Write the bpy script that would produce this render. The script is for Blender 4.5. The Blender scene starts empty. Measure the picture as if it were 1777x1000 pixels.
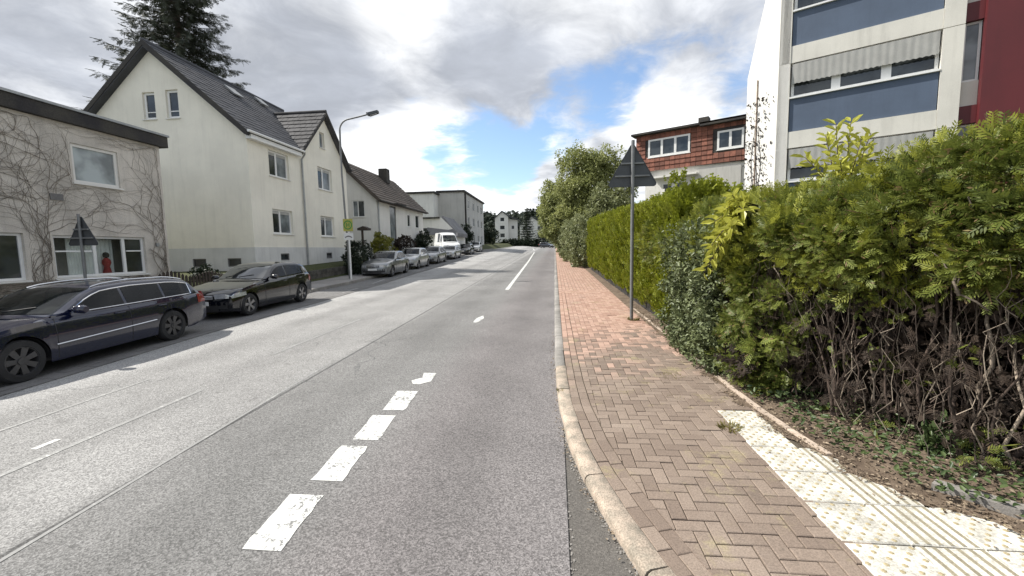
import bpy, math, random
import numpy as np
from mathutils import Vector, Matrix
from mathutils.geometry import tessellate_polygon

sc = bpy.context.scene
COL = sc.collection
R = math.radians
rng = np.random.default_rng(7)
random.seed(7)

# ------------------------------------------------------------------ camera
cam_d = bpy.data.cameras.new('camera')
cam_d.sensor_width = 36.0
cam_d.lens = 720.0 / 1777.0 * 36.0
cam_d.clip_start = 0.05
cam_d.clip_end = 3000.0
cam = bpy.data.objects.new('camera', cam_d)
COL.objects.link(cam)
_cx = Vector((0.99457591, 0.10245826, -0.01791817))
_cy = Vector((0.00815827, 0.09489423, 0.99545393))
_cz = Vector((0.10369281, -0.99020068, 0.09354364))
cam.matrix_world = Matrix(((_cx.x, _cy.x, _cz.x, 0.0), (_cx.y, _cy.y, _cz.y, 0.0), (_cx.z, _cy.z, _cz.z, 2.0), (0, 0, 0, 1)))
sc.camera = cam

# ------------------------------------------------------------------ light and sky
SUN = Vector((-8.9, 1.03, 9.98)).normalized()          # towards the sun
SUN_EL = math.asin(SUN.z)
SUN_AZ = math.atan2(SUN.x, SUN.y)                      # clockwise from +Y

sun_d = bpy.data.lights.new('sun', 'SUN')
sun_d.energy = 4.3
sun_d.angle = R(0.6)
sun_d.color = (1.0, 0.955, 0.88)
sun = bpy.data.objects.new('sun', sun_d)
COL.objects.link(sun)
sun.rotation_euler = (-SUN).to_track_quat('-Z', 'Y').to_euler()
sun.location = (-30, 5, 40)

class NT:
    """small wrapper to write node trees briefly"""
    def __init__(s, tree): s.t = tree
    def n(s, kind, ins=None, **props):
        nd = s.t.nodes.new(kind)
        for k, v in props.items(): setattr(nd, k, v)
        for k, v in (ins or {}).items():
            sock = nd.inputs[k]
            if isinstance(v, bpy.types.NodeSocket): s.t.links.new(v, sock)
            else: sock.default_value = v
        return nd
    def math(s, op, a, b=0.0, clamp=False):
        return s.n('ShaderNodeMath', {0: a, 1: b}, operation=op, use_clamp=clamp).outputs[0]
    def vmath(s, op, a, b=(0, 0, 0)):
        return s.n('ShaderNodeVectorMath', {0: a, 1: b}, operation=op)
    def mix(s, f, a, b, blend='MIX'):
        nd = s.t.nodes.new('ShaderNodeMix'); nd.data_type = 'RGBA'; nd.blend_type = blend
        for i, v in ((0, f), (6, a), (7, b)):
            if isinstance(v, bpy.types.NodeSocket): s.t.links.new(v, nd.inputs[i])
            else: nd.inputs[i].default_value = v if i == 0 else c4(v)
        return nd.outputs[2]
    def noise(s, vec, scale, detail=4, rough=0.55):
        return s.n('ShaderNodeTexNoise', {'Vector': vec, 'Scale': scale, 'Detail': detail, 'Roughness': rough}).outputs['Fac']
    def ramp(s, f, lo, hi, a=0.0, b=1.0):
        return s.n('ShaderNodeMapRange', {0: f, 1: lo, 2: hi, 3: a, 4: b}, interpolation_type='SMOOTHSTEP').outputs[0]
    def link(s, a, b): s.t.links.new(a, b)

def c4(c):
    if isinstance(c, (int, float)): return (c, c, c, 1.0)
    return (c[0], c[1], c[2], 1.0) if len(c) == 3 else tuple(c)

world = bpy.data.worlds.new('World'); sc.world = world
world.use_nodes = True
wt = world.node_tree; wt.nodes.clear(); W = NT(wt)
tc = W.n('ShaderNodeTexCoord')
dirv = tc.outputs['Generated']
sky = W.n('ShaderNodeTexSky', sky_type='NISHITA', sun_disc=False, sun_elevation=SUN_EL, sun_rotation=SUN_AZ,
          air_density=1.0, dust_density=0.6, ozone_density=2.0)
skyc = W.mix(1.0, sky.outputs[0], (0.10, 0.10, 0.10), 'MULTIPLY')
hsv = W.n('ShaderNodeHueSaturation', {'Color': skyc, 'Saturation': 1.0, 'Value': 1.4})
sep = W.n('ShaderNodeSeparateXYZ', {0: dirv})
zz = W.math('ADD', W.math('MAXIMUM', sep.outputs[2], 0.0), 0.16)
px_ = W.math('DIVIDE', sep.outputs[0], zz)
py_ = W.math('DIVIDE', sep.outputs[1], zz)
pl = W.n('ShaderNodeCombineXYZ', {0: px_, 1: py_, 2: 3.7}).outputs[0]
wob = W.n('ShaderNodeTexNoise', {'Vector': pl, 'Scale': 1.3, 'Detail': 3.0})
plw = W.vmath('ADD', pl, W.vmath('SCALE', wob.outputs['Color'], (0, 0, 0)).outputs[0])
plw.inputs[1].default_value = (0, 0, 0)
sc_n = W.n('ShaderNodeVectorMath', {0: wob.outputs['Color'], 'Scale': 0.5}, operation='SCALE')
W.link(sc_n.outputs[0], plw.inputs[1])
P2 = plw.outputs[0]
n_cov = W.noise(P2, 1.15, 10, 0.62)
n_tone = W.noise(W.vmath('ADD', P2, (5.2, 1.7, 0.0)).outputs[0], 1.0, 9, 0.6)
n_fine = W.noise(W.vmath('ADD', P2, (1.2, 9.7, 0.0)).outputs[0], 2.4, 8, 0.6)

def spot(d, width, amp):
    """soft bump of the cloud field round one direction (where that cloud or gap stands)"""
    v = Vector(d).normalized()
    dp = W.vmath('DOT_PRODUCT', dirv, tuple(v)).outputs['Value']
    return W.math('MULTIPLY', W.ramp(dp, math.cos(R(width)), math.cos(R(width * 0.15))), amp)

def total(base, items):
    for it in items: base = W.math('ADD', base, it)
    return base
SP_C, SP_T = 0.55, 0.5
cov = total(W.math('ADD', n_cov, 0.10), [
    spot((-0.174, 0.964, 0.202), 9, -0.36 * SP_C),
    spot((-0.289, 0.939, 0.186), 5, -0.24 * SP_C),
    spot((-0.080, 0.969, 0.232), 5, -0.24 * SP_C),
    spot((0.030, 0.951, 0.309), 7, -0.22 * SP_C),
    spot((0.121, 0.936, 0.329), 5, -0.14 * SP_C),
    spot((-0.096, 0.981, 0.170), 4, -0.14 * SP_C),
    spot((-0.244, 0.931, 0.271), 5, 0.2 * SP_C),
    spot((-0.111, 0.922, 0.372), 8, 0.26 * SP_C),
    spot((-0.353, 0.925, 0.138), 6, 0.2 * SP_C),
    spot((0.258, 0.917, 0.303), 6, 0.22 * SP_C),
    spot((0.004, 0.987, 0.161), 3, 0.16 * SP_C),
    spot((0.047, 0.904, 0.424), 10, 0.22 * SP_C),
    spot((-0.415, 0.833, 0.366), 25, 0.25 * SP_C),
    spot((-0.724, 0.608, 0.327), 30, 0.2 * SP_C),
    spot((-0.078, 0.954, 0.291), 2.5, 0.16 * SP_C),
    spot((0.342, 0.877, 0.338), 5, -0.1 * SP_C),
])
tone = total(n_tone, [
    spot((-0.299, 0.851, 0.433), 7, 0.28 * SP_T),
    spot((-0.283, 0.928, 0.243), 6, 0.36 * SP_T),
    spot((-0.384, 0.907, 0.174), 9, 0.4 * SP_T),
    spot((-0.152, 0.982, 0.112), 9, 0.42 * SP_T),
    spot((0.228, 0.934, 0.275), 8, 0.36 * SP_T),
    spot((-0.002, 0.972, 0.235), 6, 0.3 * SP_T),
    spot((0.093, 0.898, 0.429), 8, 0.14 * SP_T),
    spot((-0.522, 0.774, 0.359), 14, -0.1 * SP_T),
    spot((-0.110, 0.913, 0.392), 10, -0.12 * SP_T),
    spot((-0.404, 0.856, 0.323), 7, -0.14 * SP_T),
    spot((-0.667, 0.651, 0.361), 18, -0.06 * SP_T),
    spot((-0.766, 0.570, 0.296), 12, -0.04 * SP_T),
    spot((0.347, 0.864, 0.364), 8, -0.14 * SP_T),
])
cov = W.math('ADD', cov, W.math('MULTIPLY', W.math('SUBTRACT', n_fine, 0.5), 0.30))
tone = W.math('ADD', tone, W.math('MULTIPLY', W.math('SUBTRACT', n_fine, 0.5), 0.22))
cloud_mask = W.ramp(cov, 0.42, 0.62)
tone_f = W.ramp(tone, 0.33, 0.76)
cloud_c = W.mix(tone_f, (0.355, 0.378, 0.425), (0.90, 0.91, 0.92))
fine_f = W.ramp(n_fine, 0.25, 0.75, 0.82, 1.14)
cloud_c = W.mix(1.0, cloud_c, W.n('ShaderNodeCombineXYZ', {0: fine_f, 1: fine_f, 2: fine_f}).outputs[0], 'MULTIPLY')
final = W.mix(cloud_mask, hsv.outputs[0], cloud_c)
bg = W.n('ShaderNodeBackground', {'Color': final, 'Strength': 1.0})
wo = W.n('ShaderNodeOutputWorld', {'Surface': bg.outputs[0]})

vs = sc.view_settings
vs.view_transform = 'Standard'; vs.look = 'None'; vs.exposure = 0.62; vs.gamma = 1.0; vs.use_curve_mapping = False
sc.cycles.max_bounces = 6; sc.cycles.transparent_max_bounces = 8

# ------------------------------------------------------------------ materials
MATS = {}
def new_mat(name):
    m = bpy.data.materials.new(name); m.use_nodes = True
    t = m.node_tree; t.nodes.clear()
    g = NT(t)
    out = g.n('ShaderNodeOutputMaterial')
    MATS[name] = m
    return m, g, out

def bumped(g, h, strength=0.3, dist=0.01):
    return g.n('ShaderNodeBump', {'Height': h, 'Strength': strength, 'Distance': dist}).outputs[0]

def surf(name, col, rough=0.7, var=0.18, vscale=2.0, fine=0.12, fscale=60.0, bump=0.15, bdist=0.005, metal=0.0, coat=0.0, spec=0.5, col2=None, rand=0.0, streak=0.0):
    """general painted / mineral / metal surface: large soft patches, fine grain, fine relief"""
    m, g, out = new_mat(name)
    tcn = g.n('ShaderNodeTexCoord').outputs['Object']
    big = g.noise(tcn, vscale, 5, 0.6)
    fin = g.noise(tcn, fscale, 3, 0.6)
    c = c4(col)
    dark = tuple(x * (1 - var) for x in c[:3]); lite = tuple(min(1, x * (1 + var)) for x in c[:3])
    cc = g.mix(g.ramp(big, 0.3, 0.7), dark, col2 if col2 else lite)
    f2 = g.ramp(fin, 0.3, 0.7, 1 - fine, 1 + fine)
    cc = g.mix(1.0, cc, g.n('ShaderNodeCombineXYZ', {0: f2, 1: f2, 2: f2}).outputs[0], 'MULTIPLY')
    if streak:
        sv = g.vmath('MULTIPLY', tcn, (3.0, 3.0, 0.25)).outputs[0]
        st = g.ramp(g.noise(sv, 1.6, 6, 0.65), 0.45, 0.75, 1.0, 1.0 - streak)
        cc = g.mix(1.0, cc, g.n('ShaderNodeCombineXYZ', {0: st, 1: st, 2: st}).outputs[0], 'MULTIPLY')
    if rand:
        oi = g.n('ShaderNodeObjectInfo').outputs['Random']
        rr = g.ramp(oi, 0, 1, 1 - rand, 1 + rand)
        cc = g.mix(1.0, cc, g.n('ShaderNodeCombineXYZ', {0: rr, 1: rr, 2: rr}).outputs[0], 'MULTIPLY')
    p = g.n('ShaderNodeBsdfPrincipled', {'Base Color': cc, 'Roughness': rough, 'Metallic': metal, 'Coat Weight': coat, 'Specular IOR Level': spec})
    if bump: g.link(bumped(g, fin, bump, bdist), p.inputs['Normal'])
    g.link(p.outputs[0], out.inputs[0])
    return m

def leafmat(name, c_lo, c_hi, trans=0.25, rough=0.5, nscale=1.2, tint=None):
    m, g, out = new_mat(name)
    geo = g.n('ShaderNodeNewGeometry')
    tcn = g.n('ShaderNodeTexCoord').outputs['Object']
    r = geo.outputs['Random Per Island']
    b = g.noise(tcn, nscale, 3, 0.5)
    f = g.math('ADD', g.math('MULTIPLY', r, 0.6), g.math('MULTIPLY', g.ramp(b, 0.3, 0.7), 0.4))
    cc = g.mix(f, c_lo, c_hi)
    if tint:
        cc = g.mix(g.ramp(r, 1 - tint[1], 1 - tint[1] + 0.03), cc, tint[0])
    p = g.n('ShaderNodeBsdfPrincipled', {'Base Color': cc, 'Roughness': rough, 'Specular IOR Level': 0.35})
    tl = g.n('ShaderNodeBsdfTranslucent', {'Color': cc})
    mx = g.n('ShaderNodeMixShader', {0: trans, 1: p.outputs[0], 2: tl.outputs[0]})
    g.link(mx.outputs[0], out.inputs[0])
    return m

def glassmat(name, col, rough=0.06, clear=0.0, spec=0.6, tint=(0.9, 0.94, 0.92)):
    m, g, out = new_mat(name)
    tcn = g.n('ShaderNodeTexCoord').outputs['Object']
    nz = g.noise(tcn, 1.4, 3, 0.5)
    cc = g.mix(g.ramp(nz, 0.35, 0.65), tuple(x * 0.6 for x in col), tuple(x * 1.4 for x in col))
    p = g.n('ShaderNodeBsdfPrincipled', {'Base Color': cc, 'Roughness': rough, 'Specular IOR Level': spec, 'IOR': 1.5 if spec < .9 else 1.75})
    g.link(bumped(g, g.noise(tcn, 0.9, 2, 0.5), 0.06, 0.02), p.inputs['Normal'])
    if clear:
        tr = g.n('ShaderNodeBsdfTransparent', {'Color': c4(tint)})
        mx = g.n('ShaderNodeMixShader', {0: clear, 1: p.outputs[0], 2: tr.outputs[0]})
        g.link(mx.outputs[0], out.inputs[0])
    else: g.link(p.outputs[0], out.inputs[0])
    return m

def asphalt(name, base, warm=(1, 1, 1), zones=False, fine=False):
    m, g, out = new_mat(name)
    tcn = g.n('ShaderNodeTexCoord').outputs['Object']
    vor = g.n('ShaderNodeTexVoronoi', {'Vector': tcn, 'Scale': 105.0}, feature='F1')
    stone = g.n('ShaderNodeSeparateColor', {0: vor.outputs['Color']}).outputs[0]
    fin = g.noise(tcn, 55.0, 5, 0.75)
    big = g.noise(tcn, 0.55, 6, 0.62)
    sx = g.n('ShaderNodeSeparateXYZ', {0: tcn})
    x = g.math('ADD', sx.outputs[0], g.math('MULTIPLY', g.math('SUBTRACT', g.noise(tcn, 1.5, 4, 0.6), 0.5), 0.22))
    b = base
    c = g.mix(g.ramp(big, 0.3, 0.72), tuple(b * k * 0.86 for k in warm), tuple(b * k * 1.12 for k in warm))
    if zones:
        # the road was laid in strips: an older bleached lane on the far side, a coarse darker strip nearest the kerb
        pale = g.ramp(x, -3.9, -3.55, 1.42, 1.0)
        edge = g.ramp(x, -7.2, -6.3, 1.22, 1.0)
        kerbs = g.ramp(x, -1.75, -1.35, 1.0, 0.93)
        f = g.math('MULTIPLY', g.math('MULTIPLY', pale, edge), kerbs)
        # tyre-worn tracks
        for cx in (-2.75, -0.85, -5.0, -6.6):
            d = g.math('ABSOLUTE', g.math('SUBTRACT', x, cx))
            f = g.math('MULTIPLY', f, g.ramp(d, 0.1, 0.5, 0.89, 1.0))
        c = g.mix(1.0, c, g.n('ShaderNodeCombineXYZ', {0: f, 1: f, 2: f}).outputs[0], 'MULTIPLY')
        pur = g.ramp(x, -2.2, -1.2, 0.0, 1.0)
        c = g.mix(g.math('MULTIPLY', pur, 0.5), c, g.mix(1.0, c, (1.08, 0.97, 1.0), 'MULTIPLY'))
        # sealed joint between the two lanes, and thin cracks
        xs = g.math('ADD', sx.outputs[0], g.math('MULTIPLY', g.math('SUBTRACT', g.noise(tcn, 6.0, 3, 0.6), 0.5), 0.03))
        jd = g.math('ABSOLUTE', g.math('ADD', xs, g.math('MULTIPLY', sx.outputs[1], 0.012)))
        jd = g.math('ABSOLUTE', g.math('SUBTRACT', jd, 3.62))
        c = g.mix(g.ramp(jd, 0.01, 0.035, 0.75, 0.0), c, (0.05, 0.05, 0.05))
        cr = g.n('ShaderNodeTexVoronoi', {'Vector': g.vmath('ADD', tcn, g.n('ShaderNodeVectorMath', {0: g.n('ShaderNodeTexNoise', {'Vector': tcn, 'Scale': 2.0, 'Detail': 5.0}).outputs['Color'], 'Scale': 0.9}, operation='SCALE').outputs[0]).outputs[0], 'Scale': 0.28}, feature='DISTANCE_TO_EDGE').outputs['Distance']
        # old oil drips along the lane centres, tar patches with edges of their own
        oil = g.math('MULTIPLY', g.ramp(g.noise(g.vmath('MULTIPLY', tcn, (1.0, 0.35, 1.0)).outputs[0], 1.1, 5, 0.6), 0.60, 0.72), 0.16)
        c = g.mix(oil, c, (0.05, 0.048, 0.045))
        drip = g.math('MULTIPLY', g.ramp(g.noise(tcn, 5.5, 4, 0.5), 0.68, 0.74), 0.28)
        c = g.mix(drip, c, (0.06, 0.057, 0.053))
        crm = g.math('MULTIPLY', g.ramp(cr, 0.002, 0.007, 1.0, 0.0), g.ramp(g.noise(tcn, 0.35, 2, 0.5), 0.48, 0.60))
        c = g.mix(g.math('MULTIPLY', crm, 0.4), c, (0.04, 0.045, 0.045))
    sf = g.ramp(stone, 0.0, 1.0, 0.8 if fine else 0.62, 1.2 if fine else 1.42)
    ff = g.ramp(fin, 0.25, 0.75, 0.70, 1.30)
    f = g.math('MULTIPLY', sf, ff)
    c = g.mix(1.0, c, g.n('ShaderNodeCombineXYZ', {0: f, 1: f, 2: f}).outputs[0], 'MULTIPLY')
    p = g.n('ShaderNodeBsdfPrincipled', {'Base Color': c, 'Roughness': 0.85, 'Specular IOR Level': 0.35})
    hh = g.math('ADD', vor.outputs['Distance'], g.math('MULTIPLY', fin, 0.6))
    g.link(bumped(g, hh, 0.55, 0.006), p.inputs['Normal'])
    g.link(p.outputs[0], out.inputs[0])
    return m

def wornpaint(name, under, paint=0.60, lo=0.425, hi=0.475):
    m, g, out = new_mat(name)
    tcn = g.n('ShaderNodeTexCoord').outputs['Object']
    n1 = g.noise(tcn, 26.0, 6, 0.75); n2 = g.noise(tcn, 3.0, 3, 0.5)
    f = g.math('ADD', g.math('MULTIPLY', n1, 0.75), g.math('MULTIPLY', n2, 0.25))
    fac = g.ramp(f, lo, hi)
    c = g.mix(fac, (under, under, under * 0.97), (paint, paint, paint * 0.95))
    p = g.n('ShaderNodeBsdfPrincipled', {'Base Color': c, 'Roughness': 0.7})
    g.link(bumped(g, n1, 0.4, 0.004), p.inputs['Normal'])
    g.link(p.outputs[0], out.inputs[0])
    return m

def pavermat(name):
    m, g, out = new_mat(name)
    tcn = g.n('ShaderNodeTexCoord')
    ob = tcn.outputs['Object']
    geo = g.n('ShaderNodeNewGeometry')
    pos = geo.outputs['Position']
    oi = g.n('ShaderNodeObjectInfo').outputs['Random']
    ri = geo.outputs['Random Per Island']
    r = g.math('FRACT', g.math('ADD', oi, ri))
    y = g.n('ShaderNodeSeparateXYZ', {0: pos}).outputs[1]
    yy = g.math('ADD', y, g.math('ADD', g.math('MULTIPLY', g.math('SUBTRACT', r, 0.5), 2.6), g.math('MULTIPLY', g.math('SUBTRACT', g.noise(pos, 0.9, 3, 0.5), 0.5), 5.0)))
    red = g.ramp(yy, 6.2, 9.2)
    grey = g.mix(r, (0.182, 0.140, 0.112), (0.258, 0.204, 0.164))
    redc = g.mix(r, (0.33, 0.205, 0.155), (0.45, 0.305, 0.24))
    c = g.mix(red, grey, redc)
    # moss and lichen staining
    ms = g.ramp(g.noise(pos, 2.1, 7, 0.75), 0.54, 0.68)
    c = g.mix(g.math('MULTIPLY', ms, 0.55), c, (0.33, 0.285, 0.15))
    dk = g.ramp(g.noise(g.vmath('ADD', pos, (3.1, 8.2, 0)).outputs[0], 3.3, 7, 0.75), 0.56, 0.72)
    c = g.mix(g.math('MULTIPLY', dk, 0.5), c, (0.10, 0.085, 0.07))
    pale = g.ramp(g.noise(pos, 1.3, 5, 0.6), 0.5, 0.75)
    c = g.mix(g.math('MULTIPLY', pale, 0.3), c, (0.36, 0.30, 0.25))
    fin = g.noise(pos, 95.0, 4, 0.7)
    f = g.ramp(fin, 0.25, 0.75, 0.72, 1.28)
    c = g.mix(1.0, c, g.n('ShaderNodeCombineXYZ', {0: f, 1: f, 2: f}).outputs[0], 'MULTIPLY')
    p = g.n('ShaderNodeBsdfPrincipled', {'Base Color': c, 'Roughness': 0.85, 'Specular IOR Level': 0.3})
    g.link(bumped(g, fin, 0.4, 0.004), p.inputs['Normal'])
    g.link(p.outputs[0], out.inputs[0])
    return m

def soilmat(name, a, b, dots=(0.30, 0.24, 0.17)):
    m, g, out = new_mat(name)
    pos = g.n('ShaderNodeTexCoord').outputs['Object']
    n1 = g.noise(pos, 5.0, 8, 0.7); n2 = g.noise(pos, 45.0, 5, 0.7)
    c = g.mix(g.ramp(n1, 0.3, 0.7), a, b)
    c = g.mix(g.math('MULTIPLY', g.ramp(n2, 0.6, 0.7), 0.6), c, dots)
    p = g.n('ShaderNodeBsdfPrincipled', {'Base Color': c, 'Roughness': 0.95, 'Specular IOR Level': 0.15})
    g.link(bumped(g, g.math('ADD', n1, g.math('MULTIPLY', n2, 0.5)), 0.7, 0.03), p.inputs['Normal'])
    g.link(p.outputs[0], out.inputs[0])
    return m

def carpaint(name, col, metal=0.2, rough=0.28, dirt=0.12):
    m, g, out = new_mat(name)
    pos = g.n('ShaderNodeTexCoord').outputs['Object']
    n1 = g.noise(pos, 1.8, 5, 0.6)
    zc = g.n('ShaderNodeSeparateXYZ', {0: pos}).outputs[2]
    d = g.math('MULTIPLY', g.ramp(zc, 0.2, 0.6, 1.0, 0.08), g.ramp(n1, 0.3, 0.75, 0.2, 1.0))
    c = g.mix(g.math('MULTIPLY', d, dirt * 2.2), col, (0.20, 0.18, 0.16))
    p = g.n('ShaderNodeBsdfPrincipled', {'Base Color': c, 'Roughness': g.ramp(n1, 0.3, 0.7, rough, rough + 0.06), 'Metallic': metal, 'Coat Weight': 1.0, 'Coat Roughness': 0.015})
    g.link(p.outputs[0], out.inputs[0])
    return m

surf('render_cream', (0.82, 0.785, 0.68), 0.9, 0.06, 0.6, 0.06, 120, 0.25, 0.004, streak=0.08)
surf('render_plinth', (0.62, 0.62, 0.60), 0.9, 0.08, 0.8, 0.07, 90, 0.3, 0.005, streak=0.12)
surf('render_grey', (0.57, 0.53, 0.47), 0.95, 0.16, 1.1, 0.12, 45, 0.5, 0.012, streak=0.16)
surf('render_white', (0.74, 0.725, 0.68), 0.9, 0.05, 0.6, 0.05, 100, 0.2, 0.004, streak=0.12)
surf('block_grey', (0.48, 0.47, 0.44), 0.9, 0.08, 0.4, 0.05, 60, 0.2, 0.005, streak=0.18)
surf('concrete_panel', (0.64, 0.62, 0.56), 0.9, 0.07, 0.7, 0.07, 90, 0.25, 0.004, streak=0.14)
surf('concrete_kerb', (0.40, 0.35, 0.28), 0.9, 0.35, 7.0, 0.32, 90, 0.5, 0.006, rand=0.12, col2=(0.47, 0.38, 0.30))
surf('concrete_kerb_grey', (0.25, 0.235, 0.215), 0.9, 0.2, 3.0, 0.2, 90, 0.5, 0.006, rand=0.12)
surf('concrete_dark', (0.16, 0.155, 0.15), 0.9, 0.15, 2.0, 0.2, 60, 0.5, 0.006)
surf('pavement_grey', (0.28, 0.265, 0.25), 0.9, 0.15, 1.0, 0.18, 70, 0.4, 0.005)
surf('edging', (0.44, 0.36, 0.29), 0.9, 0.25, 3.0, 0.2, 70, 0.5, 0.005, rand=0.1)
surf('tactile_white', (0.535, 0.515, 0.455), 0.8, 0.26, 6.0, 0.26, 70, 0.4, 0.004, rand=0.05)
surf('tactile_stud', (0.34, 0.285, 0.17), 0.85, 0.10, 9.0, 0.18, 90, 0.4, 0.003)
surf('tactile_groove', (0.27, 0.24, 0.17), 0.9, 0.15, 9.0, 0.2, 90, 0.4, 0.003)
surf('panel_blue', (0.082, 0.112, 0.165), 0.6, 0.10, 0.8, 0.06, 80, 0.1, 0.002, streak=0.1)
surf('panel_red', (0.098, 0.011, 0.014), 0.55, 0.10, 0.8, 0.06, 80, 0.1, 0.002, streak=0.1)
surf('white_plastic', (0.78, 0.78, 0.76), 0.4, 0.03, 2.0, 0.03, 40, 0.0)
surf('blind_grey', (0.42, 0.415, 0.39), 0.8, 0.07, 3.0, 0.08, 60, 0.1)
surf('curtain', (0.86, 0.86, 0.83), 0.9, 0.1, 3.0, 0.05, 60, 0.1)
surf('roof_slate', (0.052, 0.054, 0.062), 0.75, 0.25, 0.9, 0.2, 40, 0.3, 0.006, rand=0.2)
surf('roof_brown', (0.085, 0.068, 0.055), 0.85, 0.3, 0.7, 0.22, 30, 0.4, 0.008)
surf('roof_gable', (0.064, 0.063, 0.066), 0.85, 0.3, 0.7, 0.22, 30, 0.4, 0.008)
surf('roof_grey', (0.16, 0.16, 0.165), 0.8, 0.2, 0.7, 0.15, 30, 0.3, 0.006)
surf('fascia_dark', (0.028, 0.026, 0.030), 0.8, 0.3, 0.8, 0.25, 30, 0.3, 0.006, col2=(0.055, 0.05, 0.04))
surf('tile_red', (0.19, 0.074, 0.048), 0.8, 0.2, 6.0, 0.2, 60, 0.3, 0.004, rand=0.3)
surf('zinc', (0.33, 0.34, 0.34), 0.5, 0.12, 3.0, 0.08, 60, 0.1, metal=0.6)
surf('galvanised', (0.20, 0.205, 0.205), 0.6, 0.15, 3.0, 0.1, 60, 0.1, metal=0.3)
surf('sign_back', (0.075, 0.08, 0.085), 0.6, 0.12, 4.0, 0.08, 60, 0.05, metal=0.3)
surf('sign_red', (0.45, 0.02, 0.02), 0.45, 0.03, 3, 0.02, 50, 0.0)
surf('sign_white', (0.78, 0.78, 0.76), 0.45, 0.03, 3, 0.02, 50, 0.0)
surf('sign_yellow', (0.42, 0.40, 0.09), 0.45, 0.05, 3, 0.02, 50, 0.0)
surf('sign_green', (0.05, 0.25, 0.06), 0.45, 0.05, 3, 0.02, 50, 0.0)
surf('wood_dark', (0.045, 0.034, 0.026), 0.85, 0.3, 4, 0.25, 50, 0.3, 0.004)
surf('stone_wall', (0.075, 0.07, 0.06), 0.95, 0.35, 3, 0.25, 30, 0.6, 0.02, rand=0.3)
surf('bark_stem', (0.06, 0.043, 0.034), 0.9, 0.35, 6, 0.3, 50, 0.4, 0.004, rand=0.45)  # bark darkened to stand in for shade at the hedge foot
surf('bark_pale', (0.25, 0.205, 0.16), 0.9, 0.3, 6, 0.25, 60, 0.4, 0.004, rand=0.35)
surf('bark_vine', (0.25, 0.215, 0.175), 0.9, 0.25, 6, 0.2, 50, 0.2, rand=0.25)
surf('bark_tree', (0.075, 0.06, 0.045), 0.95, 0.3, 3, 0.3, 30, 0.5, 0.01)
surf('tyre', (0.022, 0.022, 0.023), 0.85, 0.2, 5, 0.2, 60, 0.2)
surf('rim', (0.30, 0.30, 0.31), 0.35, 0.1, 6, 0.08, 50, 0.0, metal=0.85)
surf('rim_dark', (0.09, 0.09, 0.095), 0.4, 0.1, 6, 0.08, 50, 0.0, metal=0.7)
surf('pipe_brown', (0.33, 0.25, 0.19), 0.8, 0.2, 4, 0.1, 50, 0.1)
surf('black_plastic', (0.018, 0.018, 0.019), 0.55, 0.15, 5, 0.1, 60, 0.05)
surf('chrome', (0.75, 0.76, 0.78), 0.15, 0.03, 5, 0.02, 60, 0.0, metal=1.0)
surf('lamp_clear', (0.55, 0.57, 0.60), 0.12, 0.25, 14, 0.1, 50, 0.0, coat=1.0, metal=0.4)
surf('lamp_red', (0.22, 0.012, 0.012), 0.2, 0.15, 9, 0.1, 50, 0.0, coat=1.0)
surf('lamp_amber', (0.55, 0.22, 0.03), 0.2, 0.1, 9, 0.1, 50, 0.0, coat=1.0)
surf('plate', (0.75, 0.75, 0.73), 0.5, 0.04, 5, 0.03, 50, 0.0)
surf('red_cloth', (0.30, 0.035, 0.03), 0.8, 0.15, 6, 0.1, 60, 0.1)
surf('seat_cloth', (0.06, 0.06, 0.065), 0.9, 0.2, 4, 0.1, 40, 0.1)
surf('interior_dark', (0.03, 0.028, 0.026), 0.9, 0.2, 1, 0.1, 20, 0.0)
carpaint('paint_navy', (0.0035, 0.006, 0.026), 0.1, 0.12, 0.008)
carpaint('paint_black', (0.0035, 0.0045, 0.008), 0.1, 0.10, 0.0)
carpaint('paint_silver', (0.19, 0.20, 0.21), 0.65, 0.3, 0.06)
carpaint('paint_silver_pale', (0.40, 0.41, 0.42), 0.6, 0.3, 0.05)
carpaint('paint_grey', (0.22, 0.23, 0.25), 0.6, 0.3, 0.05)
carpaint('paint_white', (0.75, 0.75, 0.74), 0.0, 0.35, 0.04)
glassmat('car_glass', (0.012, 0.014, 0.016), 0.02, 0.38, spec=0.45, tint=(.45, .5, .5))
glassmat('windscreen_dark', (0.012, 0.014, 0.016), 0.02, 0.45, spec=0.5, tint=(.7, .76, .74))
glassmat('windscreen_glass', (0.03, 0.034, 0.036), 0.03, spec=1.0)
glassmat('pane_dark', (0.035, 0.04, 0.042), 0.06)
glassmat('pane_soft', (0.17, 0.19, 0.20), 0.15)
glassmat('pane_blind', (0.31, 0.345, 0.345), 0.25)
glassmat('pane_clear', (0.05, 0.055, 0.055), 0.04, 0.86)
asphalt('asphalt_road', 0.178, (1.0, 0.985, 0.955), True)
asphalt('asphalt_patch', 0.10, (1.08, 1.0, 0.9), fine=True)
asphalt('asphalt_lane', 0.17, (1, 0.985, 0.96))
wornpaint('paint_line', 0.17)
wornpaint('paint_faint', 0.24, 0.55, 0.50, 0.66)
pavermat('paver')
soilmat('soil', (0.095, 0.07, 0.052), (0.20, 0.155, 0.115), (0.36, 0.30, 0.23))
soilmat('joint_sand', (0.085, 0.07, 0.055), (0.14, 0.12, 0.09), (0.14, 0.13, 0.07))
soilmat('garden', (0.05, 0.07, 0.025), (0.10, 0.10, 0.05))
soilmat('land', (0.045, 0.06, 0.025), (0.09, 0.09, 0.045))
leafmat('leaf_thuja', (0.060, 0.086, 0.016), (0.255, 0.29, 0.06), 0.30, 0.5, 1.1, ((0.25, 0.18, 0.08), 0.07))
leafmat('leaf_thuja_light', (0.15, 0.17, 0.02), (0.37, 0.385, 0.06), 0.34, 0.5, 1.4)
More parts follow.
